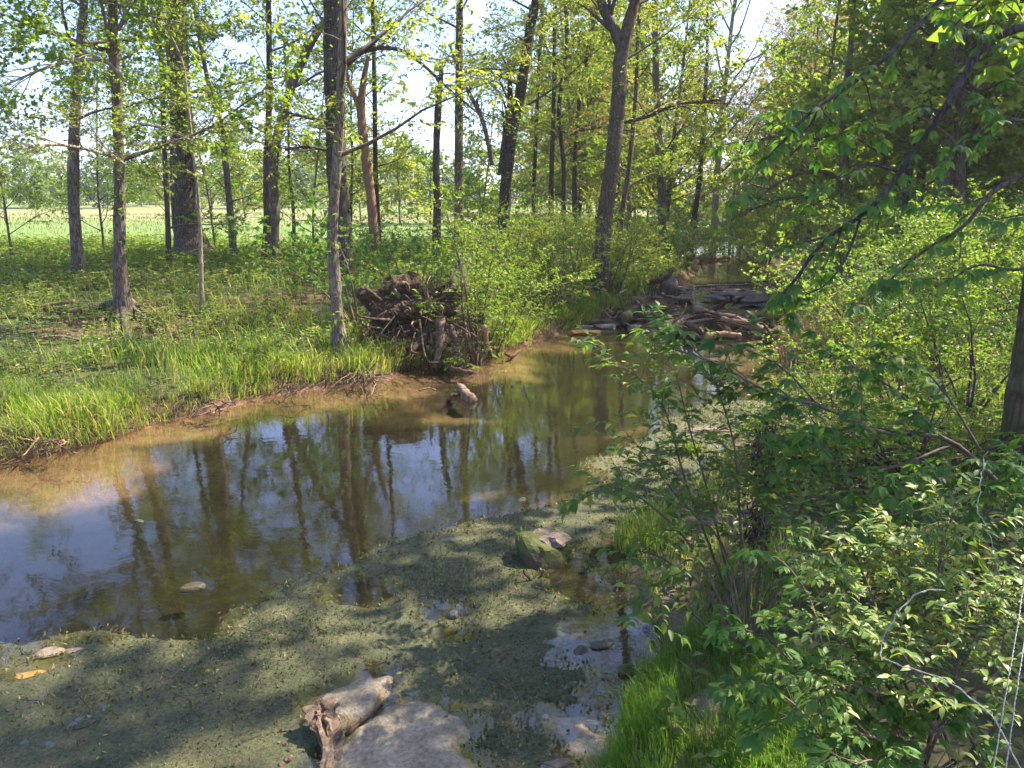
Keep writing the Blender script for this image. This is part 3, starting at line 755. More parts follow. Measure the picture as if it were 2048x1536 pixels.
for k, (name, label, bark, pts, H, kw) in enumerate(TREES):
    P, R = px_path(pts, H, YHINT.get(k), seed=100 + k)
    if k in (0, 1, 2, 5, 6, 7, 12, 14, 15): kw = dict(kw, dens=kw['dens'] * 1.35)
    e = add_tree(name, label, P, R, bark, 200 + k, **kw); tree_objs.append((e, P, R))

# forks, twins and arching limbs the photograph shows on particular trees
def add_limb(k, pts, Y, kind, dens=.8, leafy=True, bark=B_DARK, seed=0, nsub=8, bl=1.2):
    e = tree_objs[k][0]; r = np.random.default_rng(seed + 900); b = np.array(e.location)
    Q = catmull([at(x, y, Y + dy) for x, y, w_, dy in pts], 18)
    W = np.interp(np.linspace(0, 1, 18), np.linspace(0, 1, len(pts)), [w_ / FPX * Y / 2 for x, y, w_, dy in pts])
    g = Geo(); tube(g, Q, W, 7, 0, False, .03, r); cr = Crown()
    for m in range(nsub):
        i = int(3 + (14) * (m + r.random()) / nsub); t = unit(Q[min(i + 1, 17)] - Q[i - 1])
        d = unit(t + unit(r.normal(size=3)) * .8)
        limb_system(g, cr, Q[i], d, bl * r.uniform(.6, 1.3), W[i] * .5, r, len(KIND[kind][0]), dens, .02, .05, 1.2, (.5, .9), leafy=leafy)
    g.obj('limb', bark, e, off=b); gc = Geo(); cr.bake(gc, KIND[kind][0])
    if gc.V: gc.obj('spray', [KIND[kind][1], B_TWIG], e, smoothf=False, off=b)
add_limb(20, [(1243, 95, 24, 0), (1226, 55, 20, 0), (1208, 20, 18, 0), (1196, -30, 16, .3), (1170, -160, 10, .6)], 24.3, 'yellow', bark=B_OAK, seed=1)
add_limb(15, [(1002, 350, 14, 0), (1012, 260, 12, 0), (1020, 200, 11, 0), (1018, 120, 8, .3)], 30, 'yellow', seed=2)
add_limb(15, [(985, 330, 9, .4), (965, 240, 9, .4), (930, 170, 7, .4), (900, 90, 5, .4)], 30, 'yellow', seed=3, bark=B_GREY)
add_limb(11, [(722, 222, 11, 0), (706, 185, 10, 0), (694, 150, 8, .2), (680, 60, 5, .3)], 30, 'bare', leafy=False, bark=B_RED, seed=4, nsub=2)
add_limb(9, [(694, 130, 9, -.3), (730, 102, 8, -.5), (790, 97, 7, -.7), (840, 125, 6, -.9), (900, 180, 4, -1.2), (960, 230, 3, -1.5)], 23, 'open', dens=.7, seed=5, nsub=12, bl=1.8)
add_limb(9, [(655, 245, 8, -.2), (620, 236, 7, -.4), (585, 232, 6, -.6), (560, 262, 5, -.8)], 23, 'open', seed=6, bl=1.5)
add_limb(9, [(653, 300, 6, -.2), (610, 294, 5, -.5), (570, 300, 4, -.8)], 23, 'open', seed=7, dens=.4)
add_limb(1, [(236, 60, 8, 0), (250, 30, 9, .1), (245, 5, 7, .2), (230, -40, 6, .3)], 16, 'maple', seed=8, bl=1.6, bark=B_GREY)
add_limb(1, [(250, 330, 7, 0), (215, 310, 6, -.3), (120, 290, 5, -1.2), (20, 300, 3, -2)], 16, 'open', seed=9, bl=1.3, dens=1.2, bark=B_PALE, nsub=12)
add_limb(1, [(243, 150, 7, 0), (200, 120, 6, -.3), (110, 130, 5, -1.2), (10, 170, 3, -2)], 16, 'maple', seed=19, bl=1.5, dens=1.0, bark=B_PALE, nsub=12)
add_limb(1, [(245, 260, 5, 0), (290, 250, 4, -.3), (340, 262, 3, -.8), (400, 290, 3, -1.2)], 16, 'open', seed=18, bl=1.3, dens=1.2, bark=B_PALE, nsub=8)
add_limb(25, [(1690, 370, 9, 0), (1650, 345, 8, -1), (1590, 350, 6, -2), (1530, 385, 5, -3), (1490, 430, 3, -4)], 30, 'fine', seed=10, nsub=10)
add_limb(25, [(1700, 440, 8, 0), (1650, 400, 7, -1), (1580, 395, 6, -2), (1500, 420, 4, -3)], 30, 'fine', seed=11, nsub=10)
add_limb(25, [(1688, 290, 9, 0), (1660, 272, 8, -.5), (1620, 280, 6, -1), (1580, 310, 4, -1.5)], 30, 'fine', seed=12, nsub=8)
add_limb(28, [(1905, 210, 12, 0), (1940, 160, 10, 0), (1950, 80, 8, .2), (1990, -20, 6, .4)], 27, 'maple', seed=13)
add_limb(17, [(1160, 260, 7, 0), (1215, 250, 6, -4), (1290, 235, 5, -7), (1350, 210, 4, -9), (1440, 200, 3, -10)], 36, 'bud', dens=1.1, seed=14, nsub=12, bl=1.8)

# ------------------------------------------------------------------ woods behind: copies of a few trees, each standing on its own spot
protos = []
def proto(seed, H, kind, bark, r0, **kw):
    P = wander((0, 0, -.3), (0, 0, 1), H, 16, .035, .05, np.random.default_rng(seed)); R = np.linspace(r0, r0 * .2, 17)
    kw = dict(dict(z0=.16, nl=30, L=4.6, dens=.85, elev=(.25, 1.05), spr=(.8, 1.35)), **kw)
    gt, gl, gc = tree_mesh(P, R, seed, kind=kind, sides=9, **kw)
    return (gt.mesh('trunk', [bark]), gl.mesh('limbs', [B_TWIG]), gc.mesh('crown', [KIND[kind][1], B_TWIG], False))
PA = [proto(1, 15, 'far', B_DARK, .17, sub=.7, dens=.6), proto(2, 17, 'faryel', B_DARK, .20, sub=.7, dens=.6), proto(3, 12, 'far', B_GREY, .13, sub=.7, dens=.6),
      proto(4, 16, 'faryel', B_GREY, .18, sub=.7, dens=.6), proto(5, 14, 'bud', B_GREY, .15, dens=.8), proto(6, 9, 'far', B_DARK, .09, z0=.1, nl=18, L=3, sub=.8)]
def add_copy(ms, name, label, x, y, s, rot, group, cat='tree', sz=None, dz=0):
    e = thing(name, (x, y, hz(x, y) + dz), label, cat, group); e.rotation_euler = (0, 0, rot); e.scale = (s, s, sz or s)
    for nm, me in zip(('trunk', 'limbs', 'crown'), ms):
        c = bpy.data.objects.new(nm, me); COL.objects.link(c); c.parent = e
    return e
r = np.random.default_rng(77)
def open_to(x, y, m): return float(sdist(CHAN, np.array([x]), np.array([y]))[0]) < -m
k = 0; placed = []
while k < 84:
    y = r.uniform(24, 88); x = r.uniform(.05 * y + 1, y * .78)
    if not open_to(x, y, 1.6): continue
    u = 1024 + FPX * x / (y * .98)
    if u < 1340 and y < 37: continue
    if u < 1130 and y < 50: continue
    if any(math.hypot(x - a, y - b) < 2.1 for a, b in placed): continue
    placed.append((x, y)); q = int(r.integers(0, 6)); ms = PA[q]
    right = x > np.interp(y, [20, 33, 45, 60, 90], [6, 10, 13.5, 17, 25])
    look = ['fresh green tree on a dark trunk', 'tall yellow-green tree on a dark trunk', 'small green tree on a grey trunk', 'yellow-green tree on a grey trunk', 'thin tree with reddish buds', 'low bushy young tree'][q]
    place = '%s woods %s the stream' % ('nearer' if y < 45 else 'middle' if y < 65 else 'deep', 'right of' if right else 'left of')
    add_copy(ms, 'background_tree', look + ' in the ' + place, x, y, r.uniform(.8, 1.15), r.uniform(0, 6.28), look + 's in the ' + place)
    k += 1
# slim young trees along the wood's edge before the meadow
YP = [proto(31, 11, 'fine', B_GREY, .06, z0=.12, nl=26, L=2.8, dens=.8, elev=(.45, 1.0)), proto(32, 13, 'yellow', B_DARK, .075, z0=.12, nl=26, L=3.2, dens=.8, elev=(.45, 1.0))]
for k, (px, Y, q, lab) in enumerate([(20, 30, 0, 'slim young tree at the left frame edge before the meadow'), (95, 34, 1, 'slim young tree left of the mottled grey trunk'), (205, 33, 0, 'slim young tree between the mottled and the root-footed trunks'),
    (290, 38, 1, 'slim young tree between the root-footed trunk and the dark slim one'), (430, 36, 0, 'slim young tree right behind the great oak'), (500, 34, 1, 'slim young tree left of the dark straight trunk'),
    (625, 32, 0, 'slim young tree in front of the meadow left of the double trunk'), (700, 36, 1, 'slim young tree left of the bare reddish snag'), (800, 34, 0, 'slim young tree between the snag and the broken black trunk'),
    (845, 39, 1, 'slim young tree left of the broken black trunk'), (960, 34, 0, 'slim young tree right of the ivy-flecked trunk'), (-60, 26, 1, 'slim young tree partly outside the left edge'), (360, 42, 0, 'slim young tree behind the pale sapling')]):
    if k in (1, 3, 5, 8, 11, 9): continue
    p = at(px, 480, Y); add_copy(YP[q], 'young_tree', lab, p[0], Y, .85 + .05 * (k % 5), k * 1.7, 'young trees at the wood edge')
# right bank trees outside the frame or at its edge whose shade falls on the pool
for n_, (x, y, s, q) in enumerate([(9.5, 9.0, 1.0, 0), (24, 14, 1.0, 1), (24, 22, 1.0, 3)]):
    add_copy(PA[q], 'right_bank_tree', 'leafy tree shading the right bank beyond the overhanging boughs', x, y, s, n_ * 1.3, 'shading trees on the right bank')
for (px, Y, q, s_) in [(1500, 56, 4, 1.3), (1560, 62, 4, 1.4), (1600, 50, 4, 1.2), (1470, 78, 3, 1.2), (1530, 80, 4, 1.5), (1420, 74, 3, 1.1), (1650, 64, 1, 1.2)]:
    p = at(px, 420, Y)
    if open_to(p[0], Y, .5): add_copy(PA[q], 'background_tree', 'thin budding yellowish tree standing over the bend of the stream', p[0], Y, s_, px, 'budding trees over the bend')
# woods closing the view where the stream bends away
r = np.random.default_rng(79)
for k in range(26):
    y = r.uniform(84, 120); x = r.uniform(2, 70); q = int(r.integers(0, 5))
    add_copy(PA[q], 'background_tree', 'tall pale green tree in the woods where the stream bends out of sight', x, y, r.uniform(1.0, 1.35), r.uniform(0, 6.28), 'woods beyond the bend')
# treeline and lone trees past the meadow
FARP = [proto(21, 11, 'far', B_DARK, .2, z0=.08, nl=20, L=4.6, sub=.45, dens=.5, spr=(2.0, 3.2)), proto(22, 12, 'faryel', B_GREY, .2, z0=.08, nl=20, L=5, sub=.45, dens=.5, spr=(2.0, 3.2)),
        proto(23, 8, 'fardark', B_DARK, .15, z0=.05, nl=16, L=4, sub=.5, dens=.5, spr=(2.0, 3.2))]
for k in range(62):
    y = r.uniform(150, 215); x = -y * .82 + k / 61 * y * 1.0 + r.uniform(-2, 2)
    add_copy(FARP[int(r.choice([0, 1, 1, 2]))], 'far_tree', 'hazy tree in the %s third of the treeline beyond the meadow' % ['left', 'middle', 'right'][min(2, k // 21)], x, y, r.uniform(.45, 1.15), r.uniform(0, 6), 'treeline beyond the meadow, %s third' % ['left', 'middle', 'right'][min(2, k // 21)])
for (px, Y, s, q, lab) in [(490, 95, .95, 1, 'pale yellow budding tree alone in the meadow right of the leaning tree'), (560, 120, .8, 1, 'small yellow-green tree by the meadow hedge'),
                       (800, 75, .75, 1, 'rounded yellow-green tree at the meadow end of the wood'), (860, 82, .7, 0, 'low green tree beside the rounded one at the meadow end'), (720, 90, .7, 1, 'bright bushy tree seen behind the bare reddish snag'),
                       (960, 70, .7, 0, 'low green tree behind the ivy-flecked trunk')]:
    p = at(px, 420, Y); add_copy(FARP[q], 'meadow_tree', lab, p[0], Y, s * .8, Y, None)

# ------------------------------------------------------------------ shrubs at middle distance
def shrub(name, label, base, H, spread, kind, seed, nst=6, dens=1.0, group=None, bark=B_TWIG, spr=(.4, .8), cat='shrub', lean=(0, 0)):
    r = np.random.default_rng(seed); g = Geo(); cr = Crown(); base = np.asarray(base, float)
    for k in range(nst):
        az = k / nst * 6.283 + r.uniform(-.4, .4); d = unit(np.array((math.cos(az) * spread / H + lean[0], math.sin(az) * spread / H + lean[1], 1.0)))
        limb_system(g, cr, base + np.array((math.cos(az), math.sin(az), 0)) * .08 * spread - np.array((0, 0, .05)), d, H * r.uniform(.75, 1.15), .012 + .008 * H, r, len(KIND[kind][0]), dens, .02, .08, 1.3, spr, wig=.13)
    e = thing(name, tuple(base), label, cat, group)
    g.obj('stems', bark, e, off=base)
    gc = Geo(); cr.bake(gc, KIND[kind][0]); gc.obj('foliage', [KIND[kind][1], B_TWIG], e, smoothf=False, off=base, kind='stuff')
    return e
def base_at(px, Y, py=500):
    p = at(px, py, Y); return np.array((p[0], Y, hz(p[0], Y)))
SH = [
 ('buckeye_shrub', 'dark-leaved shrub spreading behind the upturned root plate', base_at(800, 19), 2.2, 1.5, 'palm', dict(nst=8, dens=1.0)),
 ('overhanging_shrub', 'low dark-leaved bush leaning over the top of the root plate', base_at(800, 16.8), 1.5, 1.2, 'palm', dict(nst=8, dens=1.0, spr=(.35, .6))),
 ('overhanging_shrub', 'fresh green bush against the right end of the root plate', base_at(955, 15.9), 1.3, .8, 'fine', dict(nst=7, dens=1.3, spr=(.3, .5))),
 ('overhanging_shrub', 'leafy bush growing over the right side of the root plate', base_at(985, 16.6), 1.6, .9, 'fine', dict(nst=7, dens=1.2, spr=(.35, .6))),
 ('buckeye_shrub', 'dark-leaved leaning young tree crossing behind the light brown waterside trunk', base_at(705, 16.5), 3.0, .5, 'palm', dict(nst=4, dens=.9, lean=(-.55, .1))),
 ('elder_sapling', 'leafy green sapling on two thin stems right of the fallen trunk', base_at(950, 15.6), 3.3, .8, 'fine', dict(nst=4, dens=1.3, lean=(.05, 0))),
 ('elder_sapling', 'small leafy sapling overhanging the water right of the root plate', base_at(1015, 17.6), 2.4, .9, 'fine', dict(nst=4, dens=1.3)),
 ('elder_shrub', 'bright green bush on the left bank edge before the bend', base_at(1075, 19.6), 1.8, 1.1, 'fine', dict(nst=7, dens=1.3)),
 ('elder_shrub', 'light yellow-green bush in front of the big forked streamside tree', base_at(1140, 21.3), 2.5, 1.3, 'yellow', dict(nst=7, dens=1.3)),
 ('elder_shrub', 'bright bush between the forked streamside tree and the upper pool', base_at(1225, 24.3), 2.6, 1.4, 'yellow', dict(nst=7, dens=1.2)),
 ('elder_shrub', 'round green bush behind the leaning log end mid-wood', base_at(1050, 25), 2.4, 1.6, 'fine', dict(nst=7, dens=1.2)),
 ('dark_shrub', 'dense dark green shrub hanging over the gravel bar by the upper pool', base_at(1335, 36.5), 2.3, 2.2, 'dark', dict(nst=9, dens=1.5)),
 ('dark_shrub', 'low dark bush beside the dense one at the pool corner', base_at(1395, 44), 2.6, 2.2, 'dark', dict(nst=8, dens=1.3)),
 ('elder_shrub', 'pale bush left of the dark pool-side shrub', base_at(1275, 33), 2.2, 1.8, 'yellow', dict(nst=8, dens=1.2)),
 ('streambank_shrub', 'bushy green growth behind the fallen trunk', base_at(985, 28), 2.6, 2.0, 'yellow', dict(nst=8, dens=1.1)),
 ('streambank_shrub', 'leafy thicket between the three thin mid-wood trees', base_at(1130, 31), 3.0, 2.2, 'yellow', dict(nst=8, dens=1.1)),
 ('streambank_shrub', 'thin-leaved bush at the foot of the bare reddish snag', base_at(740, 29), 1.7, 1.6, 'dark', dict(nst=8, dens=1.1)),
 ('streambank_shrub', 'low green bush at the meadow edge left of the broken blackish trunk', base_at(800, 31), 1.6, 1.8, 'fine', dict(nst=8, dens=1.2)),
 ('hanging_shrub', 'drooping green bush over the water on the right of the upper pool', base_at(1530, 40), 3.4, 2.2, 'fine', dict(nst=9, dens=1.2, lean=(-.3, 0))),
 ('pale_shrub', 'pale whitish-green bush beside the mossy trunk at the right edge', base_at(1975, 9.3), 1.7, 1.1, 'fine', dict(nst=9, dens=1.4, spr=(.3, .6))),
 ('shore_shrub', 'low leafy shrub just behind the debris-hung stalks', base_at(1640, 8.6), .9, .9, 'fine', dict(nst=8, dens=1.3, spr=(.25, .5))),
 ('shore_shrub', 'leafy shrub under the low buckeye branches on the right bank', base_at(1760, 8.0), 1.0, 1.0, 'fine', dict(nst=8, dens=1.3, spr=(.25, .5))),
 ('shore_shrub', 'small leafy shrub left of the mossy trunk foot', base_at(1880, 7.4), 1.0, .9, 'fine', dict(nst=8, dens=1.3, spr=(.25, .5))),
 ('shore_shrub', 'green shrub between the low branches and the dry brush', base_at(1700, 11), 1.2, 1.3, 'fine', dict(nst=9, dens=1.3, spr=(.3, .6))),
 ('shore_shrub', 'tangled green shrub right of the brush behind the buckeye branches', base_at(1850, 10.5), 1.3, 1.3, 'fine', dict(nst=9, dens=1.3, spr=(.3, .6))),
 ('pale_shrub', 'bright low bush in a patch of sun below the brush on the right bank', base_at(1750, 13), 1.2, 1.2, 'fine', dict(nst=8, dens=1.2, spr=(.3, .6))),
]
for k, (n_, lab, b, H, sp, kind, kw) in enumerate(SH): shrub(n_, lab, b, H, sp, kind, 400 + k, **kw)
# thick growth along the right bank: copies of four shrubs
SP = []
for q, (kind, H) in enumerate([('fine', 2.6), ('dark', 2.4), ('maple', 2.8), ('fine', 3.4)]):
    e = shrub('bank_shrub', ['fresh green', 'dark green', 'yellow-green', 'tall green'][q] + ' shrub close to the dry brush on the right bank', (9.5 + q * 1.6, 15.5 + q * 2.5, hz(9.5 + q * 1.6, 15.5 + q * 2.5)), H, H * .6, kind, 450 + q, nst=8, dens=1.1); SP.append(e)
def copy_tree(src, loc, rot=0, s=1, label=None, group=None):
    c = src.copy(); COL.objects.link(c); c.location = loc; c.rotation_euler = (0, 0, rot); c.scale = (s, s, s)
    if label: c['label'] = label
    if group: c['group'] = group
    for ch in list(src.children):
        d = ch.copy(); COL.objects.link(d); d.parent = c
        for g2 in ch.children: f = g2.copy(); COL.objects.link(f); f.parent = d
    return c
r = np.random.default_rng(88); k = 0; pl = []
while k < 44:
    y = r.uniform(12, 48); x = r.uniform(5, y * .75)
    if not open_to(x, y, 1.0) or x < np.interp(y, [20, 33, 45, 60], [6, 10, 13.5, 17]): continue
    if any(math.hypot(x - a, y - b) < 1.5 for a, b in pl): continue
    pl.append((x, y)); q = int(r.integers(0, 4)); lk = ['fresh green', 'dark green', 'yellow-green', 'tall green'][q] + ' shrub in the ' + ('nearer' if y < 24 else 'farther') + ' growth on the right bank'
    copy_tree(SP[q], (x, y, hz(x, y) - .1), r.uniform(0, 6), r.uniform(.55, 1.1), lk, lk.replace('shrub', 'shrubs')); k += 1
k = 0
while k < 22:
    y = r.uniform(27, 60); x = r.uniform(-.02 * y, y * .3)
    if not open_to(x, y, 1.0) or x > np.interp(y, [20, 33, 45, 60], [6, 10, 13.5, 17]): continue
    copy_tree(SP[int(r.integers(0, 4))], (x, y, hz(x, y) - .1), r.uniform(0, 6), r.uniform(.5, 1.0), 'leafy shrub in the undergrowth of the wood left of the upper pool', 'shrubs in the wood left of the pool'); k += 1

for k in range(30):
    px = r.uniform(1330, 1640); Y = r.uniform(62, 96); p = at(px, 480, Y)
    if not open_to(p[0], Y, -.3) and Y < 80: continue
    copy_tree(SP[int(r.integers(0, 4))], (p[0], Y, hz(p[0], Y) - .1), r.uniform(0, 6), r.uniform(1.1, 1.9), 'leafy shrub on the far bank where the stream bends away', 'shrubs on the far bank at the bend')

# ------------------------------------------------------------------ herbs and grass
def herb_template(seed, n=11, H=.3, leaf=DIA, ls=.09):
    r = np.random.default_rng(seed); g = Geo()
    for k in range(3):
        a = r.uniform(0, 6.28); P = wander((0, 0, 0), (math.cos(a) * .4, math.sin(a) * .4, 1), H * r.uniform(.6, 1.1), 3, .1, 0, r)
        ribbon(g, P[[0, 3]], .003, 1)
        for m in range(n // 3):
            i = r.integers(1, 4); az = r.uniform(0, 6.28)
            V, F = leaf; d = unit((math.cos(az), math.sin(az), r.uniform(-.3, .5)))
            g.merge(xf(V, frame(d, unit(np.array((0, 0, 1)) + r.normal(size=3) * .3)), P[i], ls * r.uniform(.6, 1.3)), F)
    return gm(g)
T_HERB = [herb_template(i, 12) for i in range(5)] + [herb_template(9 + i, 15, .42, leaf_diamond(1, .3), .11) for i in range(2)]
def herbs(name, X, Y, s, mat, z=0.0, r=rng, tm=T_HERB):
    n = len(X); Z = height(X, Y) + z; a = r.uniform(0, 6.28, n); R = np.zeros((n, 3, 3)); R[:, 0, 0] = np.cos(a); R[:, 1, 1] = np.cos(a); R[:, 0, 1] = -np.sin(a); R[:, 1, 0] = np.sin(a); R[:, 2, 2] = 1
    g = Geo(); stamp(g, tm, r.integers(0, len(tm), n), R, np.stack([X, Y, Z], -1), s)
    g.obj(name, [mat, B_TWIG], smoothf=False, kind='stuff')
def SD(X, Y): return -sdist(CHAN, X, Y)
def isleft(X, Y): return X < np.interp(Y, [0, 5, 10, 15, 20, 26, 33, 45, 60, 90], [-4, -2.5, -1.2, 1.5, 4, 6.6, 10, 13.5, 17, 25])
def gap(X, Y, a=.55): return np.clip(.5 + a * snoise(X * 1.1, Y * 1.1, 71, 3), .22, 1)
# left bank herbs, thinner where earth shows
X, Y = scatter(21000, -22, 6, 10, 32, lambda X, Y: (SD(X, Y) > .25) * isleft(X, Y) * inview(X, Y) * gap(X, Y, 1.1) * np.clip(.35 + SD(X, Y) / 3, 0, 1))
herbs('herb_layer', X, Y, rng.uniform(.5, 1.25, len(X)) * (1 + (Y > 20) * .3), L_HERB)
X, Y = scatter(6500, -40, 8, 24, 45, lambda X, Y: isleft(X, Y) * (SD(X, Y) > .5) * inview(X, Y))
herbs('nettle_layer', X, Y, rng.uniform(1.0, 2.3, len(X)), L_MID)
# wood floor in the middle distance and the right bank
X, Y = scatter(7000, -2, 60, 22, 80, lambda X, Y: (SD(X, Y) > .4) * inview(X, Y))
herbs('wood_floor_plants', X, Y, rng.uniform(1.4, 3.0, len(X)), L_HERB)
X, Y = scatter(18000, .9, 18, 2.3, 24, lambda X, Y: ~isleft(X, Y) * (SD(X, Y) > .3) * inview(X, Y, m=1.15) * gap(X, Y, .7))
herbs('right_bank_plants', X, Y, rng.uniform(.5, 1.3, len(X)), L_HERB)
# lush grass on the left bank edge, hanging over the water
g = Geo()
X, Y = scatter(260000, -16, 4.5, 7.5, 24, lambda X, Y: isleft(X, Y) * (SD(X, Y) > .05) * (SD(X, Y) < 3.2 + snoise(X, Y, 73, 2)) * inview(X, Y) * np.clip(1.5 - SD(X, Y) / 2.2, .3, 1.4) * np.clip(.65 + .6 * snoise(X * 1.4, Y * 1.4, 75, 3), .1, 1))
X, Y = X[:70000], Y[:70000]; Z = height(X, Y)
cl = .75 + .5 * snoise(X * 2.2, Y * 2.2, 77, 3)
ov = np.clip(1 - SD(X, Y) / .7, 0, 1)
blades(g, X, Y, Z, rng.uniform(.18, .46, len(X)) * np.clip(cl, .4, 1.3) * (1 + .25 * ov), rng.uniform(.008, .016, len(X)), .6, bias=np.stack([.45 * ov, -.9 * ov], -1))
g.obj('bank_grass', L_GRASS, smoothf=False, kind='stuff')
g = Geo(); X, Y = scatter(60000, -14, 4.5, 8, 22, lambda X, Y: isleft(X, Y) * (SD(X, Y) > .0) * (SD(X, Y) < .5) * inview(X, Y) * (snoise(X * 3, Y * 3, 83, 3) > .0)); X = X[:3500]; Y = Y[:3500]
blades(g, X, Y, height(X, Y), rng.uniform(.15, .4, len(X)), rng.uniform(.006, .012, len(X)), .8, bias=(.5, -1.0)); g.obj('dry_bank_grass', L_STRAW, smoothf=False, kind='stuff')
# thin grass farther in, tufts on the far banks, meadow sward edge
g = Geo(); X, Y = scatter(36000, -24, 14, 12, 40, lambda X, Y: (SD(X, Y) > .05) * inview(X, Y) * gap(X + 9, Y, .8)); X = X[:17000]; Y = Y[:17000]
blades(g, X, Y, height(X, Y), rng.uniform(.2, .5, len(X)), rng.uniform(.014, .03, len(X)), .5)
g.obj('wood_grass', L_GRASS, smoothf=False, kind='stuff')
g = Geo(); X, Y = scatter(45000, -90, 15, 43, 110, lambda X, Y: isleft(X, Y) * inview(X, Y) * np.clip(1.6 - Y / 110, .1, 1)); X = X[:9000]; Y = Y[:9000]
blades(g, X, Y, height(X, Y), rng.uniform(.12, .32, len(X)), rng.uniform(.03, .06, len(X)) * Y / 60, .7)
g.obj('meadow_grass', L_MEADOW, smoothf=False, kind='stuff')
# right bank grasses
g = Geo(); X, Y = scatter(40000, .6, 10, 5, 16, lambda X, Y: ~isleft(X, Y) * (SD(X, Y) > .1) * inview(X, Y, m=1.1) * (snoise(X * 1.5, Y * 1.5, 79, 3) > -.02)); X = X[:16000]; Y = Y[:16000]
blades(g, X, Y, height(X, Y), rng.uniform(.12, .32, len(X)), rng.uniform(.006, .011, len(X)), .5)
g.obj('right_bank_grass', L_GRASS, smoothf=False, kind='stuff')
# rich grass at the near right shore
NG = poly_px([(1250, 1460), (1262, 1400), (1290, 1330), (1350, 1290), (1460, 1270), (1520, 1330), (1700, 1400), (1760, 1700), (1130, 1700)], .08)
g = Geo(); X, Y = scatter(60000, .3, 2.8, 2.6, 5.6, lambda X, Y: (sdist(NG, X, Y) > -.03) * np.clip(.75 + .6 * snoise(X * 4, Y * 4, 81, 3), .15, 1) * np.clip(1.05 - .9 * ((X - 1.22) ** 2 + (Y - 3.98) ** 2 < .035), 0, 1)); X = X[:17000]; Y = Y[:17000]
blades(g, X, Y, height(X, Y), rng.uniform(.09, .27, len(X)), rng.uniform(.003, .0055, len(X)), .4, bias=(-.15, -.05))
g.obj('near_shore_grass', L_GRASSN, smoothf=False, kind='stuff')
def tuft(label, x, y, z, n, rad, H, W, mat, seed, name='grass_tuft', parent=None, group=None):
    r = np.random.default_rng(seed); g = Geo(); a = r.uniform(0, 6.28, n); q = rad * np.sqrt(r.random(n))
    blades(g, x + q * np.cos(a), y + q * np.sin(a), np.full(n, z), H * r.uniform(.5, 1.1, n), np.full(n, W) * r.uniform(.7, 1.3, n), .55, r)
    o = g.obj(name, mat, parent, smoothf=False, off=(x, y, z) if parent is None else tuple(parent.location)); 
    if parent is None: o.location = (x, y, z); tag(o, label, 'grass tuft', group)
    return o
for lab, px, py, n, rad, H, W in [('grass tuft growing out of the algae near the middle bush', 1382, 905, 260, .14, .26, .008),
      ('grassy clump on the spit above the dead branch', 1290, 1095, 700, .30, .34, .007), ('grass clump in front of the root plate at the waterline', 905, 735, 300, .22, .5, .016),
      ('pale grass clump left of the dead branch', 1320, 1060, 260, .15, .36, .007), ('dark grass bunch hanging over the water below the bright bush', 975, 700, 400, .35, .5, .016),
      ('bright grass clump at the bank bend below the elder bush', 1100, 655, 500, .5, .45, .018), ('bright grass clump under the forked streamside tree', 1235, 595, 700, .7, .5, .022)]:
    p = onz(px, py); tuft(lab, p[0], p[1], hz(p[0], p[1]) if hz(p[0], p[1]) > -.05 else -.03, n, rad, H, W, L_GRASS, int(px))

# ------------------------------------------------------------------ dry brush on the right bank
def brush(label, x, y, rad, H, n, seed, mat=None):
    r = np.random.default_rng(seed); e = thing('dry_brush', (x, y, hz(x, y)), label, 'brush')
    g = Geo(); z0 = hz(x, y)
    for k in range(n):
        a = r.uniform(0, 6.28); q = rad * math.sqrt(r.random()); px_, py_ = q * math.cos(a), q * math.sin(a)
        P = wander((x + px_, y + py_, z0 - .1), (r.normal() * .25, r.normal() * .25, 1), H * r.uniform(.5, 1.1) * (1.1 - .5 * q / rad), 5, .16, .05, r, .1)
        tube(g, P, np.linspace(.008, .003, 6), 3, 0, False)
        for m in range(4):
            i = r.integers(2, 6); tube(g, wander(P[i], r.normal(size=3) * .8 + (0, 0, .5), H * .18, 2, .2, 0, r), .003, 3, 0, False)
    g.obj('stalks', mat or L_STRAW, e, smoothf=False, off=tuple(e.location), kind='stuff')
    hl = Geo(); n2 = n * 14; a = r.uniform(0, 6.28, n2); q = rad * np.sqrt(r.random(n2)); T = np.stack([x + q * np.cos(a), y + q * np.sin(a), z0 + H * r.uniform(.2, 1, n2) * (1.1 - .5 * q / rad)], -1)
    R = np.stack([frame(r.normal(size=3), (0, .1, 1)) for _ in range(n2)]); stamp(hl, [leaf_diamond(1, .45)], np.zeros(n2, int), R, T, r.uniform(.03, .07, n2))
    hl.obj('dry_leaves', mat or L_STRAW, e, smoothf=False, off=tuple(e.location), kind='stuff')
for k, (lab, px, Y, rad, H, n) in enumerate([('brown dry brush at the water edge opposite the log jam', 1670, 15.5, 1.0, 1.3, 260), ('brown thicket of dry stalks below the brown right-bank trunk', 1740, 18.5, 1.3, 1.4, 260),
        ('tall dry brush in front of the big grey right-bank trunk', 1830, 18, 1.4, 1.5, 260), ('dry brush at the waterline right of the ledge', 1625, 22, 1.0, 1.0, 160), ('dry stalks at the far side of the pale bushes', 1900, 21, 1.3, 1.3, 140)]):
    b = base_at(px, Y); brush(lab, b[0], b[1], rad, H, n, 600 + k)

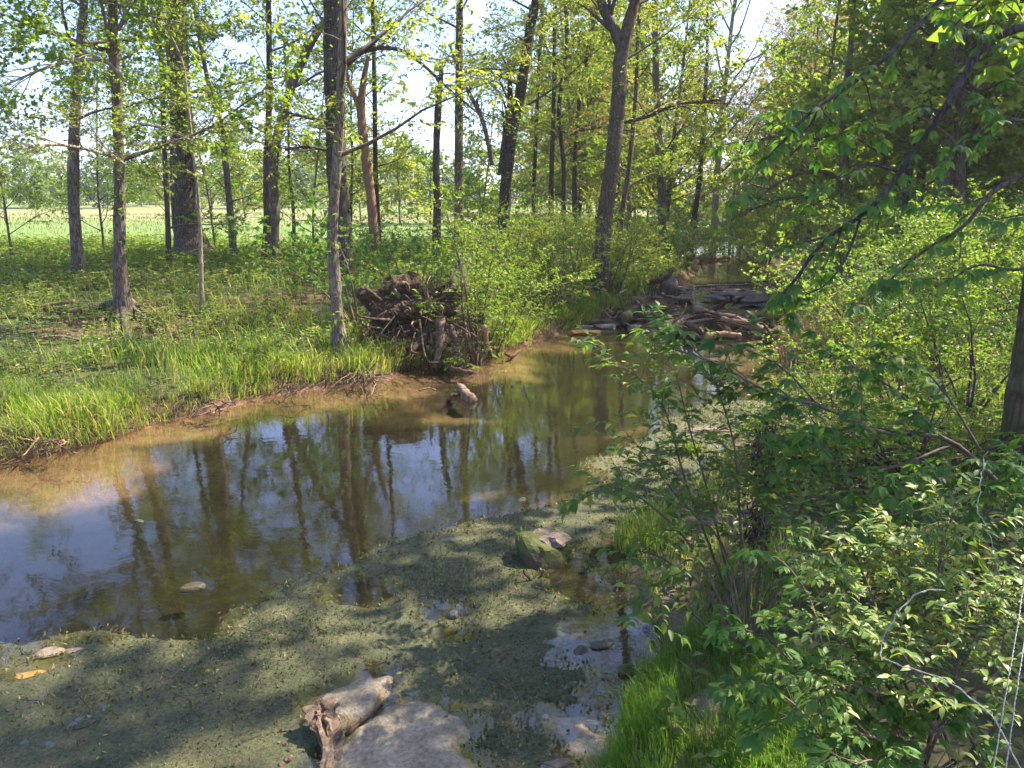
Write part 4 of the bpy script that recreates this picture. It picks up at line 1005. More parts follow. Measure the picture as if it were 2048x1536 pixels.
# ------------------------------------------------------------------ rocks
def rock_mesh(size, seed, rough=.22, flat=.0, sub=3, freq=1.6):
    import bmesh
    r = np.random.default_rng(seed); bm = bmesh.new(); bmesh.ops.create_icosphere(bm, subdivisions=sub, radius=1)
    V = np.array([v.co[:] for v in bm.verts]); F = np.array([[v.index for v in f.verts] for f in bm.faces]); bm.free()
    n = snoise(V[:, 0] * freq + V[:, 2] * 1.3, V[:, 1] * freq - V[:, 2] * .9, seed, 4)
    V = V * (1 + rough * n)[:, None]
    for k in range(9):                                     # broken faces
        d = unit(r.normal(size=3)); h = r.uniform(.62, .9); t = V @ d; V = V - np.outer(np.maximum(t - h, 0) * .85, d)
    if flat: V[:, 2] = np.clip(V[:, 2], -1, 1 - flat)
    return V * np.asarray(size), F
def rock(label, c, size, mat, seed, rot=0, name='rock', group=None, cat='rock', **kw):
    V, F = rock_mesh(size, seed, **kw); g = Geo(); g.add(V @ rotz(rot).T, F)
    o = g.obj(name, mat, smoothf=False); o.location = tuple(c); return tag(o, label, cat, group)
b = onz(1085, 1112); b[2] = .03
e = thing('mossy_boulder', tuple(b), 'round mossy boulder with a grass tuft standing in the algae', 'boulder')
V, F = rock_mesh((.31, .235, .24), 3, .30, .1, 4, 2.6); g = Geo(); g.add(V, F); g.obj('rock', R_MOSS, e, smoothf=False)
g = Geo(); V, F = rock_mesh((.20, .15, .11), 8, .4, .1, 3, 2.8); g.add(V + (.06, .02, .12), F); g.obj('rock_top', R_TAN, e, smoothf=False)
tuft('', b[0] - .17, b[1] + .02, .08, 70, .07, .22, .006, L_GRASS, 91, 'grass', e)
g = Geo(); n = 2600; rr = np.random.default_rng(4); d = unit(rr.normal(size=(n, 3)) * (1, 1, .8)); d[:, 2] = np.abs(d[:, 2]); k = snoise(d[:, 0] * 3, d[:, 1] * 3, 8, 3) > -.1; d = d[k]; n = len(d)
Bp = d * (.225, .172, .165) + b; t = Bp + d * .012 + rr.normal(size=(n, 3)) * .004; s_ = unit(np.cross(d, rr.normal(size=(n, 3)))) * .003
g.add(np.stack([Bp - s_, Bp + s_, t], 1).reshape(-1, 3), np.arange(n)[:, None] * 3 + [[0, 1, 2]]); g.obj('moss', L_HERB, e, smoothf=False, off=b, kind='stuff')
for k, (lab, px, py, z, size, m, rot) in enumerate([
    ('tan stone breaking the surface near the left edge of the frame', 92, 1304, -.02, (.13, .07, .045), R_TAN, .2),
    ('ochre yellow stone lying under water at the left edge', 42, 1345, -.05, (.20, .10, .045), R_GOLD, .4), ('small tan stone just right of the ochre one', 150, 1300, -.02, (.10, .05, .03), R_TAN, .1),
    ('dark round rock beside a small opening in the algae', 905, 1232, .0, (.055, .045, .045), R_DARK, 0), ('dark mossy stone at the near right water edge', 1253, 1342, .0, (.065, .06, .06), R_MOSS, .6),
    ('brown flat stone in the open water at the near right shore', 1205, 1290, .0, (.12, .06, .03), R_DARK, .2), ('dark stone left of the open water at the near right shore', 1165, 1300, -.01, (.07, .05, .04), R_DARK, .9),
    ('flat pale stone barely above water left of the boulder', 900, 1080, -.02, (.17, .07, .04), R_GREY, .1), ('small grey stone in mid-stream above the boulder', 1045, 998, -.015, (.07, .05, .03), R_DARK, .5),
    ('submerged brown stone in the trunk reflections on the left', 385, 1160, -.075, (.11, .07, .05), R_DARK, .3), ('pale stone top in the blue reflections on the left', 275, 1040, -.02, (.07, .035, .028), R_DARK, .1),
    ('tan flat stone at the bottom edge by the shore grass', 1110, 1530, .0, (.09, .05, .025), R_TAN, .3), ('yellow flat stone at the waterline below the left jam', 1170, 664, .04, (.45, .20, .07), R_GOLD, .1),
    ('small dark stone in the water in front of the root plate', 720, 1218, -.02, (.05, .03, .02), R_DARK, .1), ('dark stone alone in the pool behind the jam', 1527, 612, .05, (.25, .1, .08), R_DARK, .1),
    ('tan slab half buried in the near shore grass', 1420, 1420, .10, (.20, .14, .10), R_TAN, .5), ('small pale stone among stems under the middle bush', 1400, 1210, .12, (.10, .07, .05), R_TAN, .2),
    ('wide tan stone on the silty shore behind the middle bush', 1600, 1130, .25, (.35, .16, .06), R_TAN, .1), ('flat tan stone at the shore right of the dead weeds', 1590, 845, .06, (.30, .12, .05), R_TAN, .2),
    ('flat brown stone in the algae left of the dead weeds', 1420, 860, .02, (.40, .10, .05), R_TAN, .1)]):
    p = onz(px, py, max(z, 0)); p[2] = z; rock(lab, p, size, m, 700 + k, rot)
b = at(1337, 562, 28.6); b[2] = .30
rock('big grey-brown boulder standing at the left end of the stone ledge', b, (.45, .4, .58), R_SLAB, 31, .4, name='boulder', cat='boulder')

# the ledge: flat broken slabs between the two pools
rr = np.random.default_rng(12)
meshes = []
for k in range(5):
    V, F = rock_mesh((1, 1, 1), 800 + k, .15, .45, 2); g = Geo(); g.add(V, F); meshes.append(g.mesh('ledge_stone', [R_SLAB]))
for k in range(120):
    t = rr.random(); px = 1265 + 330 * t; py = 571 + 24 * rr.random() ** 1.2 + (9 * t)
    if 1345 < px < 1425 and py > 574 and rr.random() < .8: continue
    p = onz(px, py, .16); o = bpy.data.objects.new('ledge_stone', meshes[k % 5]); COL.objects.link(o)
    o.location = (p[0], p[1], .12 + .06 * rr.random()); o.rotation_euler = (rr.normal() * .04, rr.normal() * .04, rr.uniform(0, 6.28)); s = rr.uniform(.15, .5); o.scale = (s, s * rr.uniform(.5, .9), rr.uniform(.06, .13))
    tag(o, 'flat broken stone of the low ledge crossing the stream', 'rock', 'flat stones of the stream ledge')
for k in range(34):
    px = rr.uniform(1480, 1600); p = onz(px, 588 + rr.uniform(-2, 12), .1); V = None
    o = bpy.data.objects.new('ledge_rubble', meshes[k % 5]); COL.objects.link(o); o.location = (p[0], p[1], .08); o.rotation_euler = tuple(rr.uniform(0, 6.28, 3) * (.15, .15, 1)); s = rr.uniform(.10, .28); o.scale = (s, s * .7, s * .5)
    tag(o, 'broken stone in the rubble at the right end of the ledge', 'rock', 'rubble at the right end of the ledge')
g = Geo(); n = 30; X = np.linspace(6.6, 10.2, n); A = []
for x in X: yb = 30.6 + .35 * (x - 8); A += [(x, yb + .12, .201), (x, yb + .0, .19), (x, yb - .02 + .03 * math.sin(x * 9), .10), (x, yb - .05, .012)]
A = np.array(A); A[:, 2] += rr.normal(size=len(A)) * .008
F = [(i * 4 + j, i * 4 + 4 + j, i * 4 + 5 + j, i * 4 + 1 + j) for i in range(n - 1) for j in range(3)]
g.add(A, F); g.obj('spilling_water', M_WATER, kind='structure')
g = Geo()
for k in range(45):
    x = rr.uniform(6.9, 9.0); y = 30.45 + .35 * (x - 8) + rr.normal() * .08; V, F = rock_mesh((.035, .03, .012), k, .2, 0, 1); g.add(V + (x, y - .1, .03 + .1 * rr.random()), F)
g.obj('white_water', M_FOAM, kind='stuff')

# ------------------------------------------------------------------ driftwood
def log(label, pts, w, mat, seed, name='driftwood_log', group=None, cat='log', n=12, sides=9, rough=.07, stubs=2, taper=.6, Y=None):
    """pts are world points"""
    r = np.random.default_rng(seed); P = catmull(np.array(pts, float), n); P[1:-1] += r.normal(size=(n - 2, 3)) * w * .12
    R = np.linspace(w, w * taper, n); R[0] *= .93
    b = P[0].copy(); e = thing(name, tuple(b), label, cat, group)
    g = Geo(); tube(g, P, R, sides, 0, True, rough, r, .05); g.obj('stem', mat, e, off=b)
    for k in range(stubs):
        i = r.integers(2, n - 1); d = unit(unit(P[i] - P[i - 1]) * .8 + unit(r.normal(size=3) + (0, 0, .6)) * .9)
        g = Geo(); tube(g, wander(P[i], d, w * r.uniform(3, 7), 4, .18, 0, r), np.linspace(w * .4, w * .12, 5), 5, 0, True, .08, r); g.obj('branch_stub', mat, e, off=b)
    return e
def J(px, py, z): return onz(px, py, z)
jam = [  # (label or None, [(px, py, z)...], radius, material)
 ('long smooth log slanting down to the right of the main jam', [(1385, 622, .45), (1460, 638, .38), (1540, 665, .12)], .16, B_DRIFT),
 ('thick pale log jutting from the left end of the main jam', [(1310, 650, .15), (1345, 648, .2), (1400, 622, .4)], .13, B_DRIFT),
 ('dark branch rising like a horn above the main jam', [(1385, 640, .3), (1430, 618, .55), (1452, 604, .85), (1455, 596, 1.05)], .07, B_DRIFTD),
 ('reddish splintered stump at the right end of the main jam', [(1528, 675, .12), (1560, 662, .2), (1590, 660, .1)], .15, B_ROOT),
 ('flat pale plank-like log along the front foot of the main jam', [(1410, 672, .10), (1450, 668, .12), (1482, 670, .1)], .10, B_DRIFT),
 ('log lying along the waterline left of the main jam', [(1205, 612, .12), (1240, 605, .16), (1285, 607, .15)], .10, B_DRIFTD),
 ('forked grey log pointing up beside the grey boulder', [(1300, 563, .5), (1330, 556, .9), (1345, 538, 1.25)], .12, B_DRIFT),
 ('straight log lying behind the grey boulder on the gravel bar', [(1310, 545, .5), (1350, 545, .45)], .12, B_DRIFTD),
 ('cut round log end facing the camera in the left jam', [(1247, 640, .2), (1262, 622, .3), (1280, 612, .3)], .17, B_MOSS),
 ('short sunlit log standing end-on in the shallows before the root plate', [(945, 800, .03), (925, 780, .10), (918, 772, .06)], .105, B_DRIFT),
 ('dark forked stick lying left of the short sunlit log', [(900, 792, .03), (925, 788, .06)], .04, B_DRIFTD),
 ('curved dark driftwood by the waterline right of the root plate', [(888, 735, .05), (915, 740, .12), (948, 745, .05)], .07, B_DRIFTD),
 ('bleached slanting post of wood right of the fallen trunk', [(968, 655, .9), (972, 680, .5), (985, 712, .02)], .07, B_DRIFT),
 ('long thin dead branch lying across the algae before the middle bush', [(1218, 1040, .03), (1280, 1043, .05), (1340, 1044, .04), (1362, 1042, .03)], .020, B_DRIFTD),
 ('crooked dead branch resting on the grass at the left edge', [(-20, 700, .65), (60, 683, .75), (120, 672, .85), (185, 688, .55)], .035, B_GREY),
 ('bent stick poking out of the algae below the boulder', [(1062, 1160, .01), (1050, 1148, .07), (1047, 1140, .11)], .012, B_ROOT),
 ('stubby stick just right of the bent one below the boulder', [(1082, 1152, .0), (1088, 1140, .07)], .014, B_ROOT),
 ('thin dark strip pointing from the twisted stump to the right', [(692, 1470, .0), (730, 1436, .01), (765, 1410, .0)], .014, B_DRIFTD),  # thin dark tube level with the water
 ('small root end at the bottom left of the twisted stump', [(560, 1532, .0), (585, 1512, .03)], .018, B_DRIFT),
 ('pale fallen log at the edge of the meadow by the ivy-flecked trunk', [(872, 488, 1.35), (915, 483, 1.35)], .28, B_DRIFT),
 ('low curving fallen branch beside the great oak foot', [(1040, 700, .0), (1022, 712, .05), (1010, 708, .1)], .04, B_DRIFTD),
 ('light forked stick in shallow water before the root plate', [(838, 782, .02), (855, 776, .06), (872, 780, .02)], .02, B_DRIFT),
 ('log at the water edge far up on the right of the upper pool', [(1560, 566, .35), (1600, 569, .35)], .16, B_DRIFTD),
 ('pale log lying across the far end of the upper pool', [(1400, 517, .35), (1460, 514, .35)], .18, B_DRIFT),
]
for k, (lab, pts, w_, m) in enumerate(jam): log(lab, [J(*q) for q in pts], w_, m, 900 + k, stubs=2 if w_ > .11 else 0, cat='log' if w_ > .05 else 'stick', name='driftwood_log' if w_ > .05 else 'stick')
rr = np.random.default_rng(33)
def jam_pile(px0, px1, py0, py1, n, top, group, lab, zc):
    for k in range(n):
        px = rr.uniform(px0, px1); py = rr.uniform(py0, py1); f = 1 - abs((px - (px0 + px1) / 2) / ((px1 - px0) / 2)) ** 2
        p = onz(px, py, .05); z = .04 + top * f * rr.random(); p[2] = z; a = rr.normal() * .7 + (0 if rr.random() < .7 else 1.5); L = rr.uniform(.5, 1.7)
        d = np.array((math.cos(a), math.sin(a) * .7, rr.normal() * .22)); w_ = rr.choice([.02, .03, .045, .07, .09], p=[.3, .25, .2, .15, .1])
        log(lab, [p - d * L / 2, p + rr.normal(size=3) * .06, p + d * L / 2], w_, [B_DRIFT, B_DRIFTD, B_ROOT, B_DRIFT][k % 4], int(rr.integers(1e6)), group=group, n=7, sides=6, stubs=1 if w_ > .03 else 0)
    g = Geo(); c = onz((px0 + px1) / 2, (py0 + py1) / 2, 0); ww = (onz(px1, py1, 0) - onz(px0, py1, 0))[0] / 2
    V, F = rock_mesh((ww * .92, 1.0, top * .8), int(px0), .4, 0, 4, 3); g.add(V, F); o = g.obj('debris_mound', M_EARTH); o.location = (c[0], c[1], .0); tag(o, zc, 'debris')
    g = Geo(); n2 = 900
    for _ in range(260):
        q = c + rr.normal(size=3) * (ww * .45, .5, 0); q[2] = rr.uniform(.03, top * .95) * max(.2, 1 - ((q[0] - c[0]) / ww) ** 2); tube(g, wander(q, rr.normal(size=3) * (1, 1, .35), rr.uniform(.25, .7), 3, .2, 0, rr), .009, 3, 0, False)
    g.obj('fine_sticks', B_ROOT, o, off=tuple(o.location), kind='stuff')
jam_pile(1325, 1545, 640, 672, 46, .50, 'logs heaped in the main jam', 'weathered brown log heaped in the main jam across the stream', 'brown heap of sticks and silt at the core of the main jam')
jam_pile(1160, 1330, 612, 655, 38, .30, 'logs heaped in the left jam', 'dark wet log among the tangle by the left bank below the ledge', 'dark heap of sticks and stones in the left jam')
jam_pile(1265, 1330, 570, 600, 16, .55, 'roots and logs below the gravel bar', 'dark root or log heaped at the left end of the ledge', 'dark debris heap beside the grey boulder')
for k in range(16):
    p = onz(rr.uniform(1150, 1330), rr.uniform(632, 662), .03); rock('flat dark rock at the foot of the left jam', p, (rr.uniform(.15, .4), rr.uniform(.1, .2), rr.uniform(.04, .1)), [R_DARK, R_GREY, R_TAN][k % 3], 1200 + k, rr.uniform(0, 3), group='flat rocks at the foot of the left jam', sub=2)

# ------------------------------------------------------------------ the uprooted tree
C = at(838, 650, 15.9); ax3 = unit(np.array((.42, -.9, .10)))          # the root plate faces the camera
e = thing('uprooted_tree', (C[0], C[1], hz(C[0], C[1])), 'fallen mossy tree with its upturned root plate on the left bank', 'fallen tree'); b = np.array(e.location)
r = np.random.default_rng(5)
sx = unit(np.cross((0, 0, 1), ax3)); sz = np.cross(ax3, sx)
nr, na = 16, 56; rings = []
for side_ in (0, 1):
    for i in range(nr):
        f = i / (nr - 1)
        for j in range(na):
            a = j / na * 6.283; edge = 1 + .20 * math.sin(3 * a + 1) + .14 * math.sin(7 * a + 2) + .10 * math.sin(13 * a) + .1 * r.random()
            rad = f * edge; dep = (.22 * (1 - f ** 2) + .05 + .16 * snoise(np.array(rad * math.cos(a) * 3.5), np.array(rad * math.sin(a) * 8), 91, 4)) * (1 if side_ == 0 else -1.2)
            rings.append(C + sx * rad * 1.12 * math.cos(a) + sz * rad * 1.0 * math.sin(a) + ax3 * dep)
R_ = np.array(rings); g = Geo(); F = []
for s_ in (0, 1):
    o = s_ * nr * na
    for i in range(nr - 1):
        for j in range(na):
            q = (o + i * na + j, o + i * na + (j + 1) % na, o + (i + 1) * na + (j + 1) % na, o + (i + 1) * na + j); F.append(q if s_ == 0 else q[::-1])
for j in range(na):
    a_, b_ = (nr - 1) * na + j, (nr - 1) * na + (j + 1) % na; F.append((a_, b_, b_ + nr * na, a_ + nr * na))
g.add(R_, F); g.obj('root_plate', M_EARTH, e, off=b, smoothf=False)
for k in range(64):
    a = k / 64 * 6.283 + r.uniform(-.1, .1); q = r.uniform(.1, .85); p = C + sx * q * math.cos(a) * 1.1 + sz * q * math.sin(a) + ax3 * (.30 * (1 - q * q))
    d = unit(sx * math.cos(a) + sz * math.sin(a) + ax3 * r.uniform(.1, .9)); L = r.uniform(.35, 1.0); w_ = r.choice([.012, .02, .03, .05])
    P = wander(p, d, L, 8, .30, 0, r, .25); g = Geo(); tube(g, P, np.linspace(w_, w_ * .3, 9), 6, 0, True, .08, r); g.obj('root', [B_ROOT, B_DRIFT, B_DRIFTD][k % 3], e, off=b)
g = Geo()
for k in range(620):
    a = r.uniform(0, 6.283); q = math.sqrt(r.random()) * 1.05; p = C + sx * q * math.cos(a) * 1.15 + sz * q * math.sin(a) + ax3 * (.28 * (1 - q * q))
    tube(g, wander(p, unit(sx * math.cos(a) + sz * math.sin(a) + ax3 * r.uniform(0, 1.2) + r.normal(size=3) * .3), r.uniform(.15, .55), 5, .38, 0, r, .4), .005, 3, 0, False)
g.obj('rootlets', B_ROOT, e, off=b, kind='stuff')
P = catmull([C - ax3 * .1, C + (.25, .5, .05), at(905, 590, 17.0), at(925, 545, 20.5), at(930, 512, 25)], 24)
g = Geo(); tube(g, P, np.linspace(.36, .20, 24) * (1 + .5 * np.exp(-np.arange(24) / 2.5)), 18, 0, True, .05, r, .05); g.obj('trunk', B_MOSS, e, off=b)
for k in range(9):
    i = 2 + k; u = P[i]; g = Geo(); q = wander(u + (0, -.1, .25), P[i + 1] - P[i] + r.normal(size=3) * .1, .6, 4, .1, 0, r); tube(g, q, np.linspace(.05, .02, 5) * 1.2, 5, 0, True, .1, r); g.obj('loose_bark', B_ROOT, e, off=b)
bb = at(850, 722, 15.6); V, F = rock_mesh((1.15, .75, .62), 77, .3, 0, 4, 3); g = Geo(); g.add(V + np.array((bb[0], bb[1] + .25, .25)), F); g.obj('clinging_soil', M_EARTH, e, smoothf=False, off=b)
for k in range(34):
    px_ = r.uniform(735, 960); A_ = at(px_, r.uniform(610, 690), 15.25); B_ = at(px_ + r.normal() * 35, r.uniform(715, 755), 14.75 + r.uniform(-.1, .3)); w_ = r.choice([.010, .016, .028])
    M_ = (A_ + B_) / 2 + r.normal(size=3) * .16 - (0, .12, 0); N_ = A_ * .3 + B_ * .7 + r.normal(size=3) * .12; g = Geo(); tube(g, catmull([A_, M_, N_, B_], 12), np.linspace(w_, w_ * .4, 12), 6, 0, True, .12, r, .1); g.obj('root', [B_DRIFTD, B_DRIFTD, B_ROOT][k % 3], e, off=b)
# lower buttress of roots reaching down to the water
for k, (x0, y0, x1, y1, w_) in enumerate([(880, 640, 870, 735, .16), (860, 660, 800, 735, .12), (900, 650, 905, 720, .12), (850, 690, 765, 745, .09), (930, 660, 965, 700, .06), (820, 700, 780, 755, .07), (760, 600, 712, 590, .06), (780, 640, 715, 632, .05), (900, 690, 930, 720, .07)]):
    w_ *= .75; A_ = at(x0, y0, 15.3); B_ = at(x1, y1, 14.75); M_ = (A_ + B_) / 2 + r.normal(size=3) * .14 - (0, .1, 0); g = Geo(); tube(g, catmull([A_, M_, B_], 10), np.linspace(w_, w_ * .45, 10), 8, 0, True, .12, r, .1); g.obj('root', [B_ROOT, B_DRIFTD][k % 2], e, off=b)
# root tangle washed out at the tip of the grassy point, and bank roots
def tangle(label, px0, px1, py, n, z, seed, L=.5):
    r = np.random.default_rng(seed); c = onz((px0 + px1) / 2, py, z); e = thing('root_tangle', tuple(c), label, 'roots')
    for k in range(n):
        p = onz(r.uniform(px0, px1), py - r.uniform(0, 8), z) + (0, 0, r.uniform(-.05, .15)); w_ = r.choice([.006, .01, .016])
        g = Geo(); tube(g, wander(p, (r.normal(), r.normal() * .4 - .5, -.2), L * r.uniform(.4, 1.2), 6, .35, 0, r, .1), np.linspace(w_, w_ * .4, 7), 5, 0, False); g.obj('root', B_ROOT if k % 2 else B_DRIFT, e, off=c)
tangle('pale washed-out roots at the tip of the grassy point', 690, 770, 762, 40, .18, 1, .6)
tangle('small roots showing under the grass left of the pale tangle', 540, 660, 784, 26, .16, 2)
tangle('dry grass roots hanging from the eroded bank at far left', 60, 150, 900, 34, .18, 3, .3)
tangle('fine roots hanging from the bank lip below the tall grass', 370, 470, 825, 26, .16, 4, .35)
# bare roots of the bank tree on the left
e1 = tree_objs[1][0]; b = np.array(e1.location)
for k, (pts, w_) in enumerate([([(240, 625), (200, 618), (150, 628), (90, 622)], .09), ([(245, 632), (215, 640), (180, 655)], .06), ([(262, 625), (300, 634), (345, 636), (390, 640)], .07), ([(262, 636), (295, 645), (312, 668)], .05), ([(250, 640), (252, 665), (262, 690)], .10),
                                 ([(240, 640), (235, 662), (228, 680)], .06), ([(150, 628), (80, 618), (10, 610)], .05), ([(300, 634), (330, 652), (335, 668)], .03)]):
    Q = []
    for i, (x, y) in enumerate(pts): q = ground(x, y); q[2] += .07 if i else .28; Q.append(q)
    g = Geo(); tube(g, catmull(Q, 12), np.linspace(w_, w_ * .5, 12), 8, 0, True, .07, np.random.default_rng(k)); g.obj('root', B_GREY if k < 5 else B_DRIFT, e1, off=b)

# twisted stump in the near water
c = onz(640, 1490); e = thing('twisted_stump', tuple(c), 'twisted brown root stump standing in the near shallows', 'stump'); r = np.random.default_rng(61)
axis_ = catmull([onz(655, 1560, -.05), onz(662, 1500, .02), onz(648, 1450, .09), onz(640, 1412, .13)], 26)
g = Geo(); W_ = np.interp(np.linspace(0, 1, 26), [0, .35, .7, 1], [.062, .045, .058, .072]); sd_ = 26
T_ = unit(np.gradient(axis_, axis=0)); a1 = unit(np.cross(T_, (0, 0, 1))); a2 = np.cross(T_, a1); th = np.arange(sd_) / sd_ * 6.283
rr2 = W_[:, None] * (1 + .30 * np.sin(th[None] * 3 + np.arange(26)[:, None] * .16) + .16 * np.sin(th[None] * 7 - np.arange(26)[:, None] * .22) + .10 * r.normal(size=(26, sd_)))
V = (axis_[:, None] + rr2[..., None] * (np.cos(th)[None, :, None] * a1[:, None] * 1.25 + np.sin(th)[None, :, None] * a2[:, None] * .7)).reshape(-1, 3)
ii = np.arange(25)[:, None] * sd_; jj = np.arange(sd_)[None]; g.add(V, np.stack([ii + jj, ii + (jj + 1) % sd_, ii + sd_ + (jj + 1) % sd_, ii + sd_ + jj], -1).reshape(-1, 4))
g.F.setdefault((sd_, 0), []).append((25 * sd_ + np.arange(sd_))[None]); g.obj('stem', B_STUMP, e, off=c, smoothf=False)
for k in range(26):
    i_ = int(r.choice([2, 4, 6, 18, 20, 22, 24, 25])); p = axis_[i_] + r.normal(size=3) * .02; d = unit((r.normal(), r.normal() * .7, r.uniform(-.5, .25))); w_ = r.choice([.006, .01, .016, .022])
    g = Geo(); tube(g, wander(p, d, r.uniform(.06, .17), 6, .35, 0, r, .25), np.linspace(w_, w_ * .25, 7) * (1 + .15 * r.normal(size=7)), 7, 0, True, .15, r, .1); g.obj('root', [B_DRIFT, B_ROOT, B_DRIFTD][k % 3], e, off=c)

# dead weeds wrapped in flood debris, right shore
for n_, (lab, px, py0, py1, w_) in enumerate([('tall dead weed stalk hung with brown flood debris, behind the middle bush', 1540, 1010, 835, .05), ('shorter brown debris-hung stalk left of the tall one', 1515, 980, 860, .04), ('dark debris-wrapped stem under the middle bush', 1520, 1120, 1010, .045)]):
    p = ground(px, py0); e = thing('debris_hung_stalk', tuple(p), lab, 'dead weed'); r = np.random.default_rng(70 + n_); top = at(px + 4, py1, p[1])
    P = catmull([p, (p + top) / 2 + r.normal(size=3) * .03, top], 8); g = Geo(); tube(g, P, .010, 5, 0, True); g.obj('stalk', B_TWIG, e, off=p)
    g = Geo()
    for k in range(260):
        q = P[r.integers(2, 8)] + r.normal(size=3) * (w_, w_, .04); V, F = leaf_diamond(.10, .25); g.merge(xf(V, frame(unit(r.normal(size=3) * (.5, .5, .3) - (0, 0, .8)), r.normal(size=3)), q, r.uniform(.4, 1.1)), F)
    g.obj('debris', M_EARTH, e, smoothf=False, off=p, kind='stuff')

# leaves and seeds fallen on the algae
X, Y = scatter(1500, -5, 3, 3, 12, lambda X, Y: algae_mask(X, Y) > .0); X = X[:260]; Y = Y[:260]; n = len(X)
g = Geo(); R = np.stack([frame((math.cos(a), math.sin(a), .05), unit(np.array((0, 0, 1)) + rng.normal(size=3) * .2)) for a in rng.uniform(0, 6.28, n)])
stamp(g, [OVA, MAP], rng.integers(0, 2, n), R, np.stack([X, Y, np.full(n, .012)], -1), rng.uniform(.015, .045, n)); g.obj('fallen_leaves', L_PALE, smoothf=False, kind='stuff')

X, Y = scatter(3000, -5, 3, 3, 12, lambda X, Y: algae_mask(X, Y) > -.05); X = X[:420]; Y = Y[:420]; n = len(X)
g = Geo(); R = np.stack([frame((math.cos(a), math.sin(a), .05), unit(np.array((0, 0, 1)) + rng.normal(size=3) * .35)) for a in rng.uniform(0, 6.28, n)])
stamp(g, [OVA, MAP], rng.integers(0, 2, n), R, np.stack([X, Y, np.full(n, .010)], -1), rng.uniform(.015, .05, n)); g.obj('dead_leaves', M_EARTH, smoothf=False, kind='stuff')
g = Geo(); r = np.random.default_rng(15)
for k in range(0, n, 2):
    a = r.uniform(0, 6.28); tube(g, wander((X[k], Y[k], .008), (math.cos(a), math.sin(a), .05), r.uniform(.05, .25), 4, .2, 0, r), .003, 3, 0, False)
g.obj('floating_twigs', B_DRIFTD, smoothf=False, kind='stuff')

